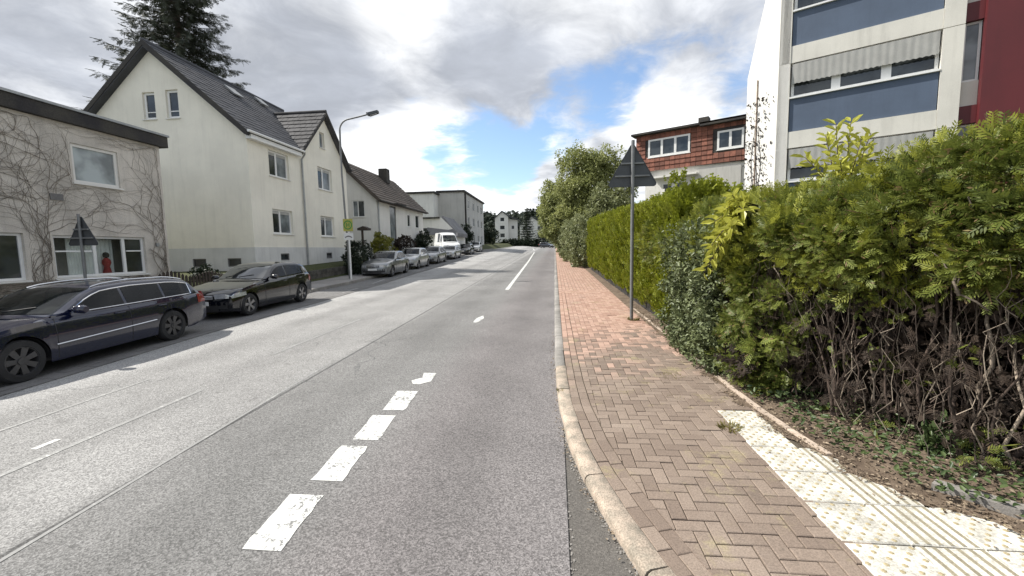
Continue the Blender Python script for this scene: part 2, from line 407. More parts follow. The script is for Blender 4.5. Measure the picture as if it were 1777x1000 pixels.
leafmat('leaf_dead', (0.016, 0.011, 0.008), (0.052, 0.035, 0.024), 0.05, 0.8)  # dead brown, blackened so its colour carries the shade inside the hedge
leafmat('leaf_clipped', (0.12, 0.15, 0.012), (0.34, 0.37, 0.035), 0.3, 0.5, 1.4)
leafmat('leaf_greygreen', (0.062, 0.08, 0.034), (0.23, 0.265, 0.125), 0.15, 0.45, 2.0)
leafmat('leaf_laurel', (0.30, 0.33, 0.035), (0.62, 0.60, 0.14), 0.35, 0.38, 3.0)
leafmat('leaf_tree', (0.16, 0.185, 0.055), (0.40, 0.42, 0.17), 0.42, 0.5, 0.5)
leafmat('leaf_olive', (0.11, 0.13, 0.05), (0.29, 0.31, 0.15), 0.32, 0.5, 0.6)
leafmat('leaf_dark', (0.012, 0.020, 0.012), (0.035, 0.050, 0.025), 0.1, 0.6, 0.8)
leafmat('leaf_spruce', (0.028, 0.036, 0.028), (0.082, 0.092, 0.06), 0.08, 0.65, 0.3)
leafmat('leaf_yellow', (0.12, 0.13, 0.015), (0.26, 0.25, 0.035), 0.3, 0.5, 1.2)
leafmat('leaf_wood', (0.012, 0.02, 0.012), (0.03, 0.042, 0.024), 0.05, 0.8, 0.03)
leafmat('leaf_litter', (0.07, 0.042, 0.026), (0.44, 0.36, 0.26), 0.1, 0.8, 3.0)
leafmat('leaf_ivy', (0.025, 0.05, 0.018), (0.12, 0.16, 0.06), 0.15, 0.4, 4.0)
leafmat('leaf_weed', (0.14, 0.13, 0.035), (0.30, 0.26, 0.09), 0.25, 0.6, 4.0)
# ------------------------------------------------------------------ mesh helpers
class MB:
    """collects vertices and faces in world (or local) metres; build() links ONE mesh object"""
    def __init__(s): s.v = []; s.f = []
    def add(s, vs, fs):
        o = len(s.v); s.v.extend([tuple(v) for v in vs]); s.f.extend([tuple(i + o for i in f) for f in fs]); return s
    def quad(s, a, b, c, d): return s.add([a, b, c, d], [(0, 1, 2, 3)])
    def box(s, lo, hi):
        x0, y0, z0 = lo; x1, y1, z1 = hi
        return s.add([(x0, y0, z0), (x1, y0, z0), (x1, y1, z0), (x0, y1, z0), (x0, y0, z1), (x1, y0, z1), (x1, y1, z1), (x0, y1, z1)],
                     [(0, 3, 2, 1), (4, 5, 6, 7), (0, 1, 5, 4), (1, 2, 6, 5), (2, 3, 7, 6), (3, 0, 4, 7)])
    def obox(s, o, u, v, w, cham=0.0):
        """box from corner o along three edge vectors"""
        o, u, v, w = map(Vector, (o, u, v, w))
        P = [o, o + u, o + u + v, o + v, o + w, o + u + w, o + u + v + w, o + v + w]
        if (u.cross(v)).dot(w) < 0: F = [(0, 1, 2, 3), (7, 6, 5, 4), (4, 5, 1, 0), (5, 6, 2, 1), (6, 7, 3, 2), (7, 4, 0, 3)]
        else: F = [(0, 3, 2, 1), (4, 5, 6, 7), (0, 1, 5, 4), (1, 2, 6, 5), (2, 3, 7, 6), (3, 0, 4, 7)]
        return s.add(P, F)
    def prism(s, pts, ext):
        """polygon (3D points) pushed along ext"""
        n = len(pts); P = [Vector(p) for p in pts]; e = Vector(ext)
        nrm = sum((P[i].cross(P[(i + 1) % n]) for i in range(n)), Vector())
        if nrm.dot(e) > 0: P = P[::-1]
        tri = tessellate_polygon([P])
        V = P + [p + e for p in P]
        F = []
        for t in tri:
            a, b, c = t
            tn = (P[b] - P[a]).cross(P[c] - P[a])
            if tn.dot(e) > 0: a, c = c, a
            F.append((a, b, c)); F.append((a + n, c + n, b + n))
        for i in range(n):
            j = (i + 1) % n; F.append((j, i, i + n, j + n))
        return s.add(V, F)
    def tube(s, path, rad, seg=6, cap=True):
        P = [Vector(p) for p in path]; n = len(P)
        if not hasattr(rad, '__len__'): rad = [rad] * n
        V = []; F = []; ref = None
        for i, p in enumerate(P):
            t = (P[min(i + 1, n - 1)] - P[max(i - 1, 0)]).normalized()
            if ref is None: ref = Vector((0, 0, 1)) if abs(t.z) < 0.9 else Vector((1, 0, 0))
            a = t.cross(ref).normalized(); b = a.cross(t).normalized(); ref = b
            for k in range(seg):
                an = 2 * math.pi * k / seg
                V.append(p + (a * math.cos(an) + b * math.sin(an)) * rad[i])
        for i in range(n - 1):
            for k in range(seg):
                k2 = (k + 1) % seg
                F.append((i * seg + k, i * seg + k2, (i + 1) * seg + k2, (i + 1) * seg + k))
        if cap:
            F.append(tuple(range(seg))[::-1]); F.append(tuple((n - 1) * seg + k for k in range(seg)))
        return s.add(V, F)
    def lathe(s, prof, axis_o, axis, seg=20):
        """profile of (radius, height) turned round an axis"""
        o = Vector(axis_o); t = Vector(axis).normalized()
        a = t.cross(Vector((0, 0, 1)) if abs(t.z) < 0.9 else Vector((1, 0, 0))).normalized(); b = t.cross(a)
        V = []; F = []; n = len(prof)
        for r, h in prof:
            for k in range(seg):
                an = 2 * math.pi * k / seg
                V.append(o + t * h + (a * math.cos(an) + b * math.sin(an)) * r)
        for i in range(n - 1):
            for k in range(seg):
                k2 = (k + 1) % seg
                F.append((i * seg + k, i * seg + k2, (i + 1) * seg + k2, (i + 1) * seg + k))
        return s.add(V, F)
    def grid(s, fn, nu, nv):
        """surface fn(u, v) with u, v in 0..1"""
        V = [fn(i / nu, j / nv) for j in range(nv + 1) for i in range(nu + 1)]
        F = [(j * (nu + 1) + i, j * (nu + 1) + i + 1, (j + 1) * (nu + 1) + i + 1, (j + 1) * (nu + 1) + i) for j in range(nv) for i in range(nu)]
        return s.add(V, F)
    def wall(s, o, u, up, outline, holes=(), depth=0.14):
        """flat wall: outline of (u, z) points with rectangular openings; the openings get reveals of the given depth"""
        o, u, up = Vector(o), Vector(u), Vector(up)
        nrm = u.cross(up).normalized()
        P = lambda a, d=0.0: o + u * a[0] + up * a[1] - nrm * d
        loops = [[Vector((a[0], a[1], 0)) for a in outline]]
        for h in holes: loops.append([Vector((h[0], h[1], 0)), Vector((h[0], h[3], 0)), Vector((h[2], h[3], 0)), Vector((h[2], h[1], 0))])
        flat = [q for l in loops for q in l]
        V = [P((q.x, q.y)) for q in flat]; F = []
        for t in tessellate_polygon(loops):
            a, b, c = [flat[i] for i in t]
            cr = (b.x - a.x) * (c.y - a.y) - (b.y - a.y) * (c.x - a.x)
            if abs(cr) < 1e-9: continue
            F.append(tuple(t) if cr > 0 else tuple(t)[::-1])
        s.add(V, F)
        for (a0, b0, a1, b1) in holes:
            c = [(a0, b0), (a1, b0), (a1, b1), (a0, b1)]
            for i in range(4):
                p, q = c[i], c[(i + 1) % 4]
                s.quad(P(q), P(p), P(p, depth), P(q, depth))
        return s
    def build(s, name, mat, parent=None, smooth=None, local=False, kind=None, label=None):
        me = bpy.data.meshes.new(name)
        off = Vector((0, 0, 0))
        if parent is not None and not local:
            r = parent
            while r.parent: r = r.parent
            off = Vector(r.location)
        me.from_pydata([(v[0] - off.x, v[1] - off.y, v[2] - off.z) for v in s.v], [], s.f)
        me.materials.append(MATS[mat])
        if smooth is not None:
            me.polygons.foreach_set('use_smooth', [True] * len(me.polygons))
            if smooth < 179: me.set_sharp_from_angle(angle=R(smooth))
        me.update()
        return link(name, me, parent, kind, label)

def link(name, me, parent=None, kind=None, label=None):
    o = bpy.data.objects.new(name, me); COL.objects.link(o)
    if parent is not None: o.parent = parent
    if kind: o['kind'] = kind
    if label: o['label'] = label
    return o

def thing(name, label, cat, loc=(0, 0, 0), group=None, rot=(0, 0, 0)):
    o = bpy.data.objects.new(name, None); COL.objects.link(o)
    o.location = loc; o.rotation_euler = rot; o.empty_display_size = 0.2
    o['label'] = label; o['category'] = cat
    if group: o['group'] = group
    return o

def raw_mesh(name, V, F, mat, parent=None, kind=None, label=None, smooth=False, group_loc=True):
    """V (n,3) array, F (m,k) array, k = 3 or 4, world coordinates"""
    V = np.asarray(V, dtype=np.float32).copy(); F = np.asarray(F, dtype=np.int32)
    if parent is not None and group_loc:
        r = parent
        while r.parent: r = r.parent
        V -= np.array(r.location, dtype=np.float32)
    me = bpy.data.meshes.new(name)
    k = F.shape[1]
    me.vertices.add(len(V)); me.vertices.foreach_set('co', V.ravel())
    me.loops.add(F.size); me.loops.foreach_set('vertex_index', F.ravel())
    me.polygons.add(len(F)); me.polygons.foreach_set('loop_start', np.arange(0, F.size, k, dtype=np.int32))
    me.polygons.foreach_set('loop_total', np.full(len(F), k, dtype=np.int32))
    if smooth: me.polygons.foreach_set('use_smooth', np.ones(len(F), dtype=bool))
    me.materials.append(MATS[mat]); me.update(calc_edges=True); me.validate()
    return link(name, me, parent, kind, label)

# ------------------------------------------------------------------ foliage helpers
def unit(a): return a / np.maximum(np.linalg.norm(a, axis=-1, keepdims=True), 1e-9)

def scatter(T, TF, pos, axis, nrm, size):
    """copies of a template T (x across, y along, z out of the blade) to many places, as one array of faces"""
    a = unit(axis); n = nrm - (nrm * a).sum(-1, keepdims=True) * a; n = unit(n); x = np.cross(a, n)
    s = np.asarray(size).reshape(-1, 1, 1)
    V = pos[:, None, :] + s * (T[None, :, 0:1] * x[:, None, :] + T[None, :, 1:2] * a[:, None, :] + T[None, :, 2:3] * n[:, None, :])
    F = TF[None, :, :] + (np.arange(len(pos)) * len(T))[:, None, None]
    return V.reshape(-1, 3), F.reshape(-1, TF.shape[1])

def join_arrays(parts):
    V = []; F = []; o = 0
    for v, f in parts: V.append(v); F.append(f + o); o += len(v)
    return np.concatenate(V), np.concatenate(F)

def spray_template(pairs=6, width=0.5, w=0.05, droop=0.15):
    """flat fan of scaly twigs: a midrib blade and paired side blades, each a narrow four-sided blade"""
    V = []; F = []
    def blade(p, q, w):
        p = np.array(p); q = np.array(q); d = q - p; sx = np.array([-d[1], d[0], 0]); sx = sx / np.linalg.norm(sx) * w
        m = p * 0.45 + q * 0.55; o = len(V)
        V.extend([p, m + sx, q, m - sx]); F.append((o, o + 1, o + 2, o + 3))
    blade((0, 0, 0), (0, 1, -droop), w)
    for i in range(pairs):
        t = 0.12 + 0.74 * i / max(1, pairs - 1)
        L = width * (1 - 0.62 * t) * (0.75 + 0.5 * ((i * 37) % 10) / 10)
        for sg in (-1, 1):
            blade((0, t, -droop * t), (sg * L * 0.78, t + L * 0.72, -droop * (t + 0.35) + 0.05 * sg), w * 0.95)
    return np.array(V, dtype=float), np.array(F)

def leaf_template(fold=0.12):
    """pointed leaf of two halves folded along the midrib, as two four-sided faces"""
    V = np.array([(0, 0, 0), (0.26, 0.35, fold), (0.16, 0.75, fold * 0.6), (0, 1, -0.12), (-0.16, 0.75, fold * 0.6), (-0.26, 0.35, fold), (0, 0.5, 0)], float)
    F = np.array([(0, 1, 2, 6), (6, 2, 3, 3), (0, 6, 4, 5), (6, 3, 4, 4)])
    F = np.array([(0, 1, 2, 3), (0, 3, 4, 5)])
    return V[:6], F

SPR = spray_template(); SPR_S = spray_template(3, 0.42, 0.10, 0.1); LEAF = leaf_template()
QUADL = (np.array([(0, 0, 0), (0.32, 0.5, 0.06), (0, 1, 0), (-0.32, 0.5, 0.06)], float), np.array([(0, 1, 2, 3)]))

def clumps(n, pos_fn, out_fn, per, rad, size, tmpl, up=0.25, jitter=0.55, flat=1.0, mixn=0.6):
    """n clump centres; in each clump `per` blades point away from a centre set back inside the plant"""
    C = pos_fn(n); O = out_fn(C)
    d = unit(rng.normal(size=(n, per, 3)))
    d = unit(d * np.array([1, 1, flat]) + O[:, None, :] * 0.85)
    P = (C[:, None, :] + d * rad * rng.uniform(0.35, 1.0, (n, per, 1))).reshape(-1, 3)
    ax = (d + np.array([0, 0, up]) + rng.normal(size=d.shape) * jitter).reshape(-1, 3)
    nn = (np.array([0, 0, 1.0]) * mixn + O[:, None, :] * 0.5 + rng.normal(size=d.shape) * 0.5).reshape(-1, 3)
    sz = size * rng.uniform(0.5, 1.35, len(P)) * np.repeat(rng.uniform(.75, 1.3, n), per)
    return scatter(tmpl[0], tmpl[1], P, ax, nn, sz)

def smoothstep(a, b, x): 
    t = np.clip((x - a) / (b - a), 0, 1); return t * t * (3 - 2 * t)

# ------------------------------------------------------------------ the lie of the land
def gz(x, y):
    """height of the street surface: it climbs gently away and its far side lifts a little"""
    yy = np.minimum(y, 128.0)
    base = 0.0195 * yy + 0.0002 * np.maximum(y - 128.0, 0) * 0
    lift = 0.011 * np.clip(y - 20.0, 0, 42.0) * smoothstep(3.5, 9.5, -np.asarray(x, float))
    return base + lift
def gzf(x, y): return float(gz(x, y))

PV = 0.06                                     # the pavement stands this much above the road
def kerb_x(y):
    """street-side edge of the right kerb, which swings away towards the side street"""
    return float(np.interp(y, [-2.0, 0.2, 0.9, 1.5, 2.0, 2.35, 2.86, 3.34, 3.89, 4.81, 5.63, 7.2, 12, 60, 140], [4.5, 2.05, 1.22, 0.85, 0.63, 0.50, 0.345, 0.225, 0.125, 0.03, 0.0, -0.02, -0.03, -0.03, -0.03]))
KW = 0.16
def bed_x(y):
    """right edge of the paving against the planted bed"""
    return float(np.interp(y, [0, 1.9, 2.5, 2.95, 3.2, 3.6, 4.0, 5, 7, 9, 12, 27, 60, 140], [5.2, 4.1, 3.3, 2.75, 2.56, 2.32, 2.24, 2.14, 2.12, 2.1, 2.05, 1.98, 1.9, 1.8]))
def left_x(y): return float(np.interp(y, [-8, 0, 4, 8.5, 13.5, 24, 60, 140], [-7.4, -7.45, -7.56, -8.0, -8.2, -8.7, -9.6, -11.5]))

YS = list(np.arange(-8, 12, 0.5)) + list(np.arange(12, 40, 2.0)) + list(np.arange(40, 141, 5.0))
def strip(x0, x1, dz0, dz1, y0=-8, y1=140, n=1):
    """ground sheet between two edges given as functions of y"""
    m = MB(); ys = [y for y in YS if y0 < y < y1]; ys = [y0] + ys + [y1]
    row = []
    for y in ys:
        a, b = x0(y), x1(y)
        row.append([(a + (b - a) * i / n, y, gzf(a + (b - a) * i / n, y) + dz0 + (dz1 - dz0) * i / n) for i in range(n + 1)])
    V = [p for r in row for p in r]; w = n + 1
    F = [(j * w + i, j * w + i + 1, (j + 1) * w + i + 1, (j + 1) * w + i) for j in range(len(ys) - 1) for i in range(n)]
    m.add(V, F); return m

# land to the horizon
def land_z(X, Y):
    z = gz(np.clip(X, -12, 8), Y) - 0.10
    left = 0.95 * smoothstep(11.6, 13.4, -X) * smoothstep(-6, 0, Y)
    right = 0.35 * smoothstep(2.6, 6.0, X)
    far = 0.032 * np.maximum(Y - 132, 0) * (1 - smoothstep(300, 700, Y) * 0.6)
    return z + left + right + far * smoothstep(0, 1, 1) 
xs = np.concatenate([[-900, -400, -150, -80, -50, -30, -20, -16], np.arange(-14, 9, 0.5), [10, 13, 18, 30, 60, 120, 300, 900]])
ys = np.concatenate([[-200, -80, -30, -12], np.arange(-8, 40, 1.0), np.arange(40, 160, 6.0), [170, 200, 260, 340, 450, 700, 1200, 2200]])
XX, YY = np.meshgrid(xs, ys)
ZZ = land_z(XX, YY)
V = np.stack([XX, YY, ZZ], -1).reshape(-1, 3); nx = len(xs)
F = [(j * nx + i, j * nx + i + 1, (j + 1) * nx + i + 1, (j + 1) * nx + i) for j in range(len(ys) - 1) for i in range(nx - 1)]
raw_mesh('ground', V, np.array(F), 'land', kind='structure', smooth=True)

# ------------------------------------------------------------------ road, gutter, parking lane, pavements
road = strip(lambda y: left_x(y), lambda y: min(0.075, kerb_x(y) + 0.02) if y > 6 else 0.075, 0, 0, n=12).build('road', 'asphalt_road', kind='structure')
strip(lambda y: 0.058 + .012 * math.sin(y * 5), lambda y: kerb_x(y) + 0.03, -0.012, -0.012, -2.0, 5.2).build('road_apron', 'asphalt_patch', kind='structure')
strip(lambda y: left_x(y) - 0.42, lambda y: left_x(y), 0.002, -0.012, n=1).build('gutter', 'concrete_dark', kind='structure')
strip(lambda y: -10.25 - max(0, y - 20) * 0.03, lambda y: left_x(y) - 0.42, 0.0, 0.002, n=3).build('parking_lane', 'asphalt_lane', kind='structure')
pave_l = strip(lambda y: -12.4 - max(0, y - 24) * 0.03, lambda y: -10.4 - max(0, y - 20) * 0.03, 0.16, 0.13, n=2).build('pavement', 'pavement_grey', kind='structure')
kl = thing('kerb', 'x', 'x'); del kl['label'], kl['category']; kl['kind'] = 'structure'
y = -6.0
while y < 120:
    st = 1.0 if y < 40 else 4.0
    m = MB(); g0 = 0.006
    x0 = -10.25 - max(0, y - 20) * 0.03; x1 = -10.25 - max(0, y + st - 20) * 0.03
    a = gzf(x0, y); b = gzf(x1, y + st)
    m.add([(x0 - .15, y + g0, a - .1), (x0, y + g0, a - .1), (x1, y + st - g0, b - .1), (x1 - .15, y + st - g0, b - .1),
           (x0 - .15, y + g0, a + .135), (x0 - .015, y + g0, a + .13), (x1 - .015, y + st - g0, b + .13), (x1 - .15, y + st - g0, b + .135)],
          [(0, 3, 2, 1), (4, 5, 6, 7), (0, 1, 5, 4), (1, 2, 6, 5), (2, 3, 7, 6), (3, 0, 4, 7)])
    m.build('kerb_stone', 'concrete_kerb_grey', kl)
    y += st
# gutter stones: a row of dark setts on each side of the strip
m = MB(); y = 2.0
while y < 34:
    L = 0.32; xl = left_x(y)
    for k in range(2):
        x1 = xl - 0.01 - k * 0.205; zg = gzf(xl, y + L / 2) + float(rng.uniform(0.006, 0.012))
        m.obox((x1 - 0.19, y, zg - 0.05), (0.19, 0, 0), ((left_x(y + L) - xl), L - 0.012, 0.0195 * L), (0, 0, 0.05))
    y += L
m.build('gutter_stone', 'concrete_dark', bpy.data.objects['gutter'], kind='stuff')

# right kerb: metre stones that follow the curve
kr = thing('kerb', 'x', 'x'); del kr['label'], kr['category']; kr['kind'] = 'structure'
def kerb_pts():
    P = []; y = -1.4
    while y < 130:
        P.append((kerb_x(y), y)); y += 0.02 if y < 8 else 0.2
    return P
kp = kerb_pts(); run = 0; cur = [kp[0]]; stones = []
for p, q in zip(kp, kp[1:]):
    run += math.dist(p, q); cur.append(q)
    if run >= (1.0 if q[1] < 42 else 5.0): stones.append(cur); cur = [q]; run = 0
lowered = 6.2
for S in stones:
    n = max(2, min(9, len(S))); idx = np.linspace(0, len(S) - 1, n).astype(int); S2 = [S[i] for i in idx]
    m = MB(); V = []; ny = len(S2); near = S2[0][1] < 5.7
    jx, jz = rng.uniform(-.006, .006), rng.uniform(-.004, .004)
    top = (PV + 0.012 if near else PV - 0.01) + jz
    for i, (x, y) in enumerate(S2):
        a = S2[max(0, i - 1)]; b = S2[min(ny - 1, i + 1)]
        t = Vector((b[0] - a[0], b[1] - a[1], 0)).normalized(); nr = Vector((t.y, -t.x, 0))
        e = 0.006 if i == 0 else (-0.006 if i == ny - 1 else 0)
        p = Vector((x + jx, y, 0)) + t * e; zz_ = gzf(x, y)
        prof = [(0, -.1), (0.0, top - .035), (0.012, top - .012), (0.035, top), (KW - .012, top), (KW, top - .012), (KW, -.1)]
        for (d, h) in prof: V.append((p.x + nr.x * d, p.y + nr.y * d, zz_ + h))
    k = 7; F = []
    for i in range(ny - 1):
        for j in range(k - 1): F.append((i * k + j, (i + 1) * k + j, (i + 1) * k + j + 1, i * k + j + 1))
    F.append(tuple(range(k))); F.append(tuple((ny - 1) * k + j for j in range(k))[::-1])
    m.add(V, F).build('kerb_stone', 'concrete_kerb' if near else 'concrete_kerb_grey', kr, smooth=50)

# right pavement: sand bed, red far sheet, blocks
pave = strip(lambda y: kerb_x(y) + KW, lambda y: bed_x(y) + 0.25, PV - 0.012, PV - 0.012, -1.0, 140, n=3).build('pavement', 'joint_sand', kind='structure')
PA = 0.108                                    # block: 2a long, a wide
def chamfered(w, l, h=0.05, c=0.006):
    m = MB(); x, y = w / 2, l / 2
    V = [(-x, -y, -h), (x, -y, -h), (x, y, -h), (-x, y, -h), (-x, -y, -c), (x, -y, -c), (x, y, -c), (-x, y, -c),
         (-x + c, -y + c, 0), (x - c, -y + c, 0), (x - c, y - c, 0), (-x + c, y - c, 0)]
    F = [(0, 1, 5, 4), (1, 2, 6, 5), (2, 3, 7, 6), (3, 0, 4, 7), (4, 5, 9, 8), (5, 6, 10, 9), (6, 7, 11, 10), (7, 4, 8, 11), (8, 9, 10, 11)]
    return m.add(V, F)
blk_me = None
def in_tactile(x, y):
    return x > 1.87 and y < 4.72
def paver_spots():
    out = []
    # two courses along the kerb
    for c in range(2):
        run = 0.0 if c == 0 else PA; prev = None; y = -0.5
        while y < 16:
            y_ = y + (PA if c else 0); x = kerb_x(y_) + KW
            x2 = kerb_x(y_ + 2 * PA) + KW
            t = Vector((x2 - x, 2 * PA)).normalized(); nr = Vector((t.y, -t.x))
            cx = (x + x2) / 2 + nr.x * (PA * (c + 0.5)); cy = y + PA + nr.y * (PA * (c + 0.5)) + (PA if c else 0)
            out.append((cx, cy, math.atan2(t.y, t.x) - math.pi / 2 + 1e-5))
            y += 2 * PA * t.y
    # herringbone field set square to the street
    a = PA; N = 140
    for i in range(-N, N):
        for j in range(-N, N):
            # cell lattice of the 90 degree herringbone: pairs of blocks repeat on (a, a) and (2a, -2a)
            ox = 0.25 + a * i + 2 * a * j; oy = a * i - 2 * a * j + 4.0 + .0
            if not (-0.6 < oy < 16.5 and -0.2 < ox < 5.2): continue
            out.append((ox + a / 2, oy + a, 0.0)); out.append((ox + a * 2, oy + a / 2, math.pi / 2))
    res = []; nk = 0
    for k, (x, y, r) in enumerate(out):
        lo = kerb_x(y) + KW
        if x > bed_x(y) + 0.22 or y > 16 or y < -0.4: continue
        if k >= 0 and r in (0.0, math.pi / 2):
            if x - lo < 3 * PA + 0.02: continue
        if in_tactile(x - 0.06, y): continue
        res.append((x, y, r))
    return res
spots_p = paver_spots()
spots_p.sort(key=lambda p: (0 if (2.15 < p[1] and p[0] < 0.62 * p[1] + 0.6) else 100) + p[1])
blk_me = chamfered(PA - 0.008, 2 * PA - 0.006, c=.0045)
me_b = bpy.data.meshes.new('paver'); me_b.from_pydata(blk_me.v, [], blk_me.f); me_b.materials.append(MATS['paver']); me_b.update()
rest = MB()
for k, (x, y, r) in enumerate(spots_p):
    z = gzf(x, y) + PV + float(rng.normal(0, 0.0022)); tx, ty = rng.normal(0, 0.006, 2)
    M = Matrix.Translation((x, y, z)) @ Matrix.Rotation(R(1.117), 4, 'X') @ Matrix.Rotation(r + float(rng.normal(0, .006)), 4, 'Z') @ Matrix.Rotation(float(tx), 4, 'X') @ Matrix.Rotation(float(ty), 4, 'Y')
    if k < 240:
        o = link('paver', me_b, pave); o.matrix_world = M
    else: rest.add([M @ Vector(v) for v in blk_me.v], blk_me.f)
# blocks cut to fit against the kerb courses
def clip_poly(P, f):
    out = []
    for i in range(len(P)):
        a, b_ = P[i], P[(i + 1) % len(P)]; fa, fb = f(a), f(b_)
        if fa >= 0: out.append(a)
        if fa * fb < 0: t = fa / (fa - fb); out.append((a[0] + (b_[0] - a[0]) * t, a[1] + (b_[1] - a[1]) * t))
    return out
ncut = 0
for i in range(-140, 140):
    for j in range(-140, 140):
        ox = 0.25 + PA * i + 2 * PA * j; oy = PA * i - 2 * PA * j + 4.0
        if not (.4 < oy < 16.2 and -.6 < ox < 3): continue
        for (x, y, hx, hy) in ((ox + PA / 2, oy + PA, PA / 2, PA), (ox + 2 * PA, oy + PA / 2, PA, PA / 2)):
            lo = kerb_x(y) + KW
            if not (x - lo < 3 * PA + .02) or x + hx < lo + 2 * PA: continue
            e = .0035
            P = [(x - hx + e, y - hy + e), (x + hx - e, y - hy + e), (x + hx - e, y + hy - e), (x - hx + e, y + hy - e)]
            P = clip_poly(P, lambda p: p[0] - (kerb_x(p[1]) + KW + 2.06 * PA))
            if len(P) < 3: continue
            cx = sum(p[0] for p in P) / len(P); cy = sum(p[1] for p in P) / len(P)
            zo = PV + float(rng.normal(0, .0014))
            m = MB(); n_ = len(P)
            V = [(p[0], p[1], gzf(p[0], p[1]) + zo - .05) for p in P] + [(p[0], p[1], gzf(p[0], p[1]) + zo - .005) for p in P] + [(cx + (p[0] - cx) * .955, cy + (p[1] - cy) * .955, gzf(p[0], p[1]) + zo) for p in P]
            m.add(V, [(a, (a + 1) % n_, (a + 1) % n_ + n_, a + n_) for a in range(n_)] + [(a + n_, (a + 1) % n_ + n_, (a + 1) % n_ + 2 * n_, a + 2 * n_) for a in range(n_)] + [tuple(range(2 * n_, 3 * n_))])
            if 2.2 < y < 6 and ncut < 55: m.build('paver', 'paver', pave); ncut += 1
            else: rest.add(m.v, m.f)
rest.build('paver', 'paver', pave, kind='stuff')
def far_pavers():
    """beyond the single blocks: courses still laid as real strips with open joints"""
    m = MB(); y = 15.4
    while y < 130:
        st = 0.22 if y < 40 else 1.1
        for i in range(5 if y > 40 else 14):
            n = 5 if y > 40 else 14
            x0 = kerb_x(y) + KW; x1 = bed_x(y) + 0.1
            xa = x0 + (x1 - x0) * i / n; xb = x0 + (x1 - x0) * (i + 1) / n - 0.012
            z0 = gzf(xa, y) + PV - .004; z1 = gzf(xa, y + st) + PV - .004
            m.add([(xa, y, z0), (xb, y, z0), (xb, y + st - .012, z1), (xa, y + st - .012, z1), (xa, y, z0 - .03), (xb, y, z0 - .03)], [(0, 1, 2, 3), (0, 4, 5, 1)])
        y += st
    return m
far_pavers().build('paver', 'paver', pave, kind='stuff')

# tactile slabs by the side street, pieces of the pavement
TS = 0.413
stud = []
def tactile(x0, y0, kind):
    z = PV + 0.0065; s = TS - 0.013
    m = chamfered(s, s, 0.05, 0.008); me_name = 'tactile_slab'
    cx, cy = x0 + TS / 2, y0 + TS / 2
    M = Matrix.Translation((cx, cy, gzf(cx, cy) + z + float(rng.normal(0, .001)))) @ Matrix.Rotation(R(1.117), 4, 'X') @ Matrix.Rotation(float(rng.normal(0, .004)), 4, 'Z')
    mm = MB().add([M @ Vector(v) for v in m.v], m.f)
    o = mm.build(me_name, 'tactile_white', pave)
    d = MB()
    if kind == 'dots':
        for i in range(8):
            for j in range(8):
                if (i + j) % 2: continue
                px, py = -s / 2 + s * (i + .5) / 8, -s / 2 + s * (j + .5) / 8
                r1, r2, hh = .016, .009, .0045
                V = [M @ Vector((px + r1 * math.cos(a), py + r1 * math.sin(a), .0005)) for a in np.arange(6) * math.pi / 3] + [M @ Vector((px + r2 * math.cos(a), py + r2 * math.sin(a), hh)) for a in np.arange(6) * math.pi / 3]
                d.add(V, [(k, (k + 1) % 6, (k + 1) % 6 + 6, k + 6) for k in range(6)] + [tuple(range(6, 12))])
        q = d.build('stud', 'tactile_stud', o); q['kind'] = 'stuff'
    else:
        for i in range(6):
            px = -s / 2 + s * (i + .5) / 6; w1, w2, hh = .013, .009, .0005
            V = [M @ Vector(p) for p in ((px - w1, -s / 2 + .005, hh), (px + w1, -s / 2 + .005, hh), (px + w1, s / 2 - .005, hh), (px - w1, s / 2 - .005, hh))]
            d.add(V, [(0, 1, 2, 3)])
        q = d.build('rib', 'tactile_groove', o); q['kind'] = 'stuff'
for r in range(7): tactile(1.79, 4.73 - TS * (r + 1), 'dots')
for r in range(2, 7): tactile(1.79 + TS, 4.73 - TS * (r + 1), 'ribs')
for r in range(4, 7): tactile(1.79 + 2 * TS, 4.73 - TS * (r + 1), 'dots')
for r in range(4, 7): tactile(1.79 + 3 * TS, 4.73 - TS * (r + 1), 'dots')

# planted bed: mounded soil whose ragged edge spills over the paving
def bed_edge(y): return bed_x(y) + 0.05 * math.sin(y * 7.1) + 0.035 * math.sin(y * 17.3 + 1) + 0.02 * math.sin(y * 41)
m = MB(); rows = []; yb = list(np.arange(0.2, 30, 0.07)) + list(np.arange(30, 60, 1.0))
for y in yb:
    e = bed_edge(y) if y < 9 else bed_x(y)
    r = []
    for t in (0, .04, .12, .25, .45, .75, 1.1, 1.6, 2.4):
        x = e + t * 1.35
        z = gzf(x, y) + PV + 0.002 + (0.10 * smoothstep(0, 1.2, t) + 0.008 * smoothstep(0, .06, t)) + 0.012 * math.sin(x * 13 + y * 9) * smoothstep(0.02, .3, t)
        r.append((x, y, float(z)))
    rows.append(r)
w = len(rows[0])
m.add([p for r in rows for p in r], [(j * w + i, j * w + i + 1, (j + 1) * w + i + 1, (j + 1) * w + i) for j in range(len(rows) - 1) for i in range(w - 1)])
m.build('planting_bed', 'soil', kind='structure', smooth=180)

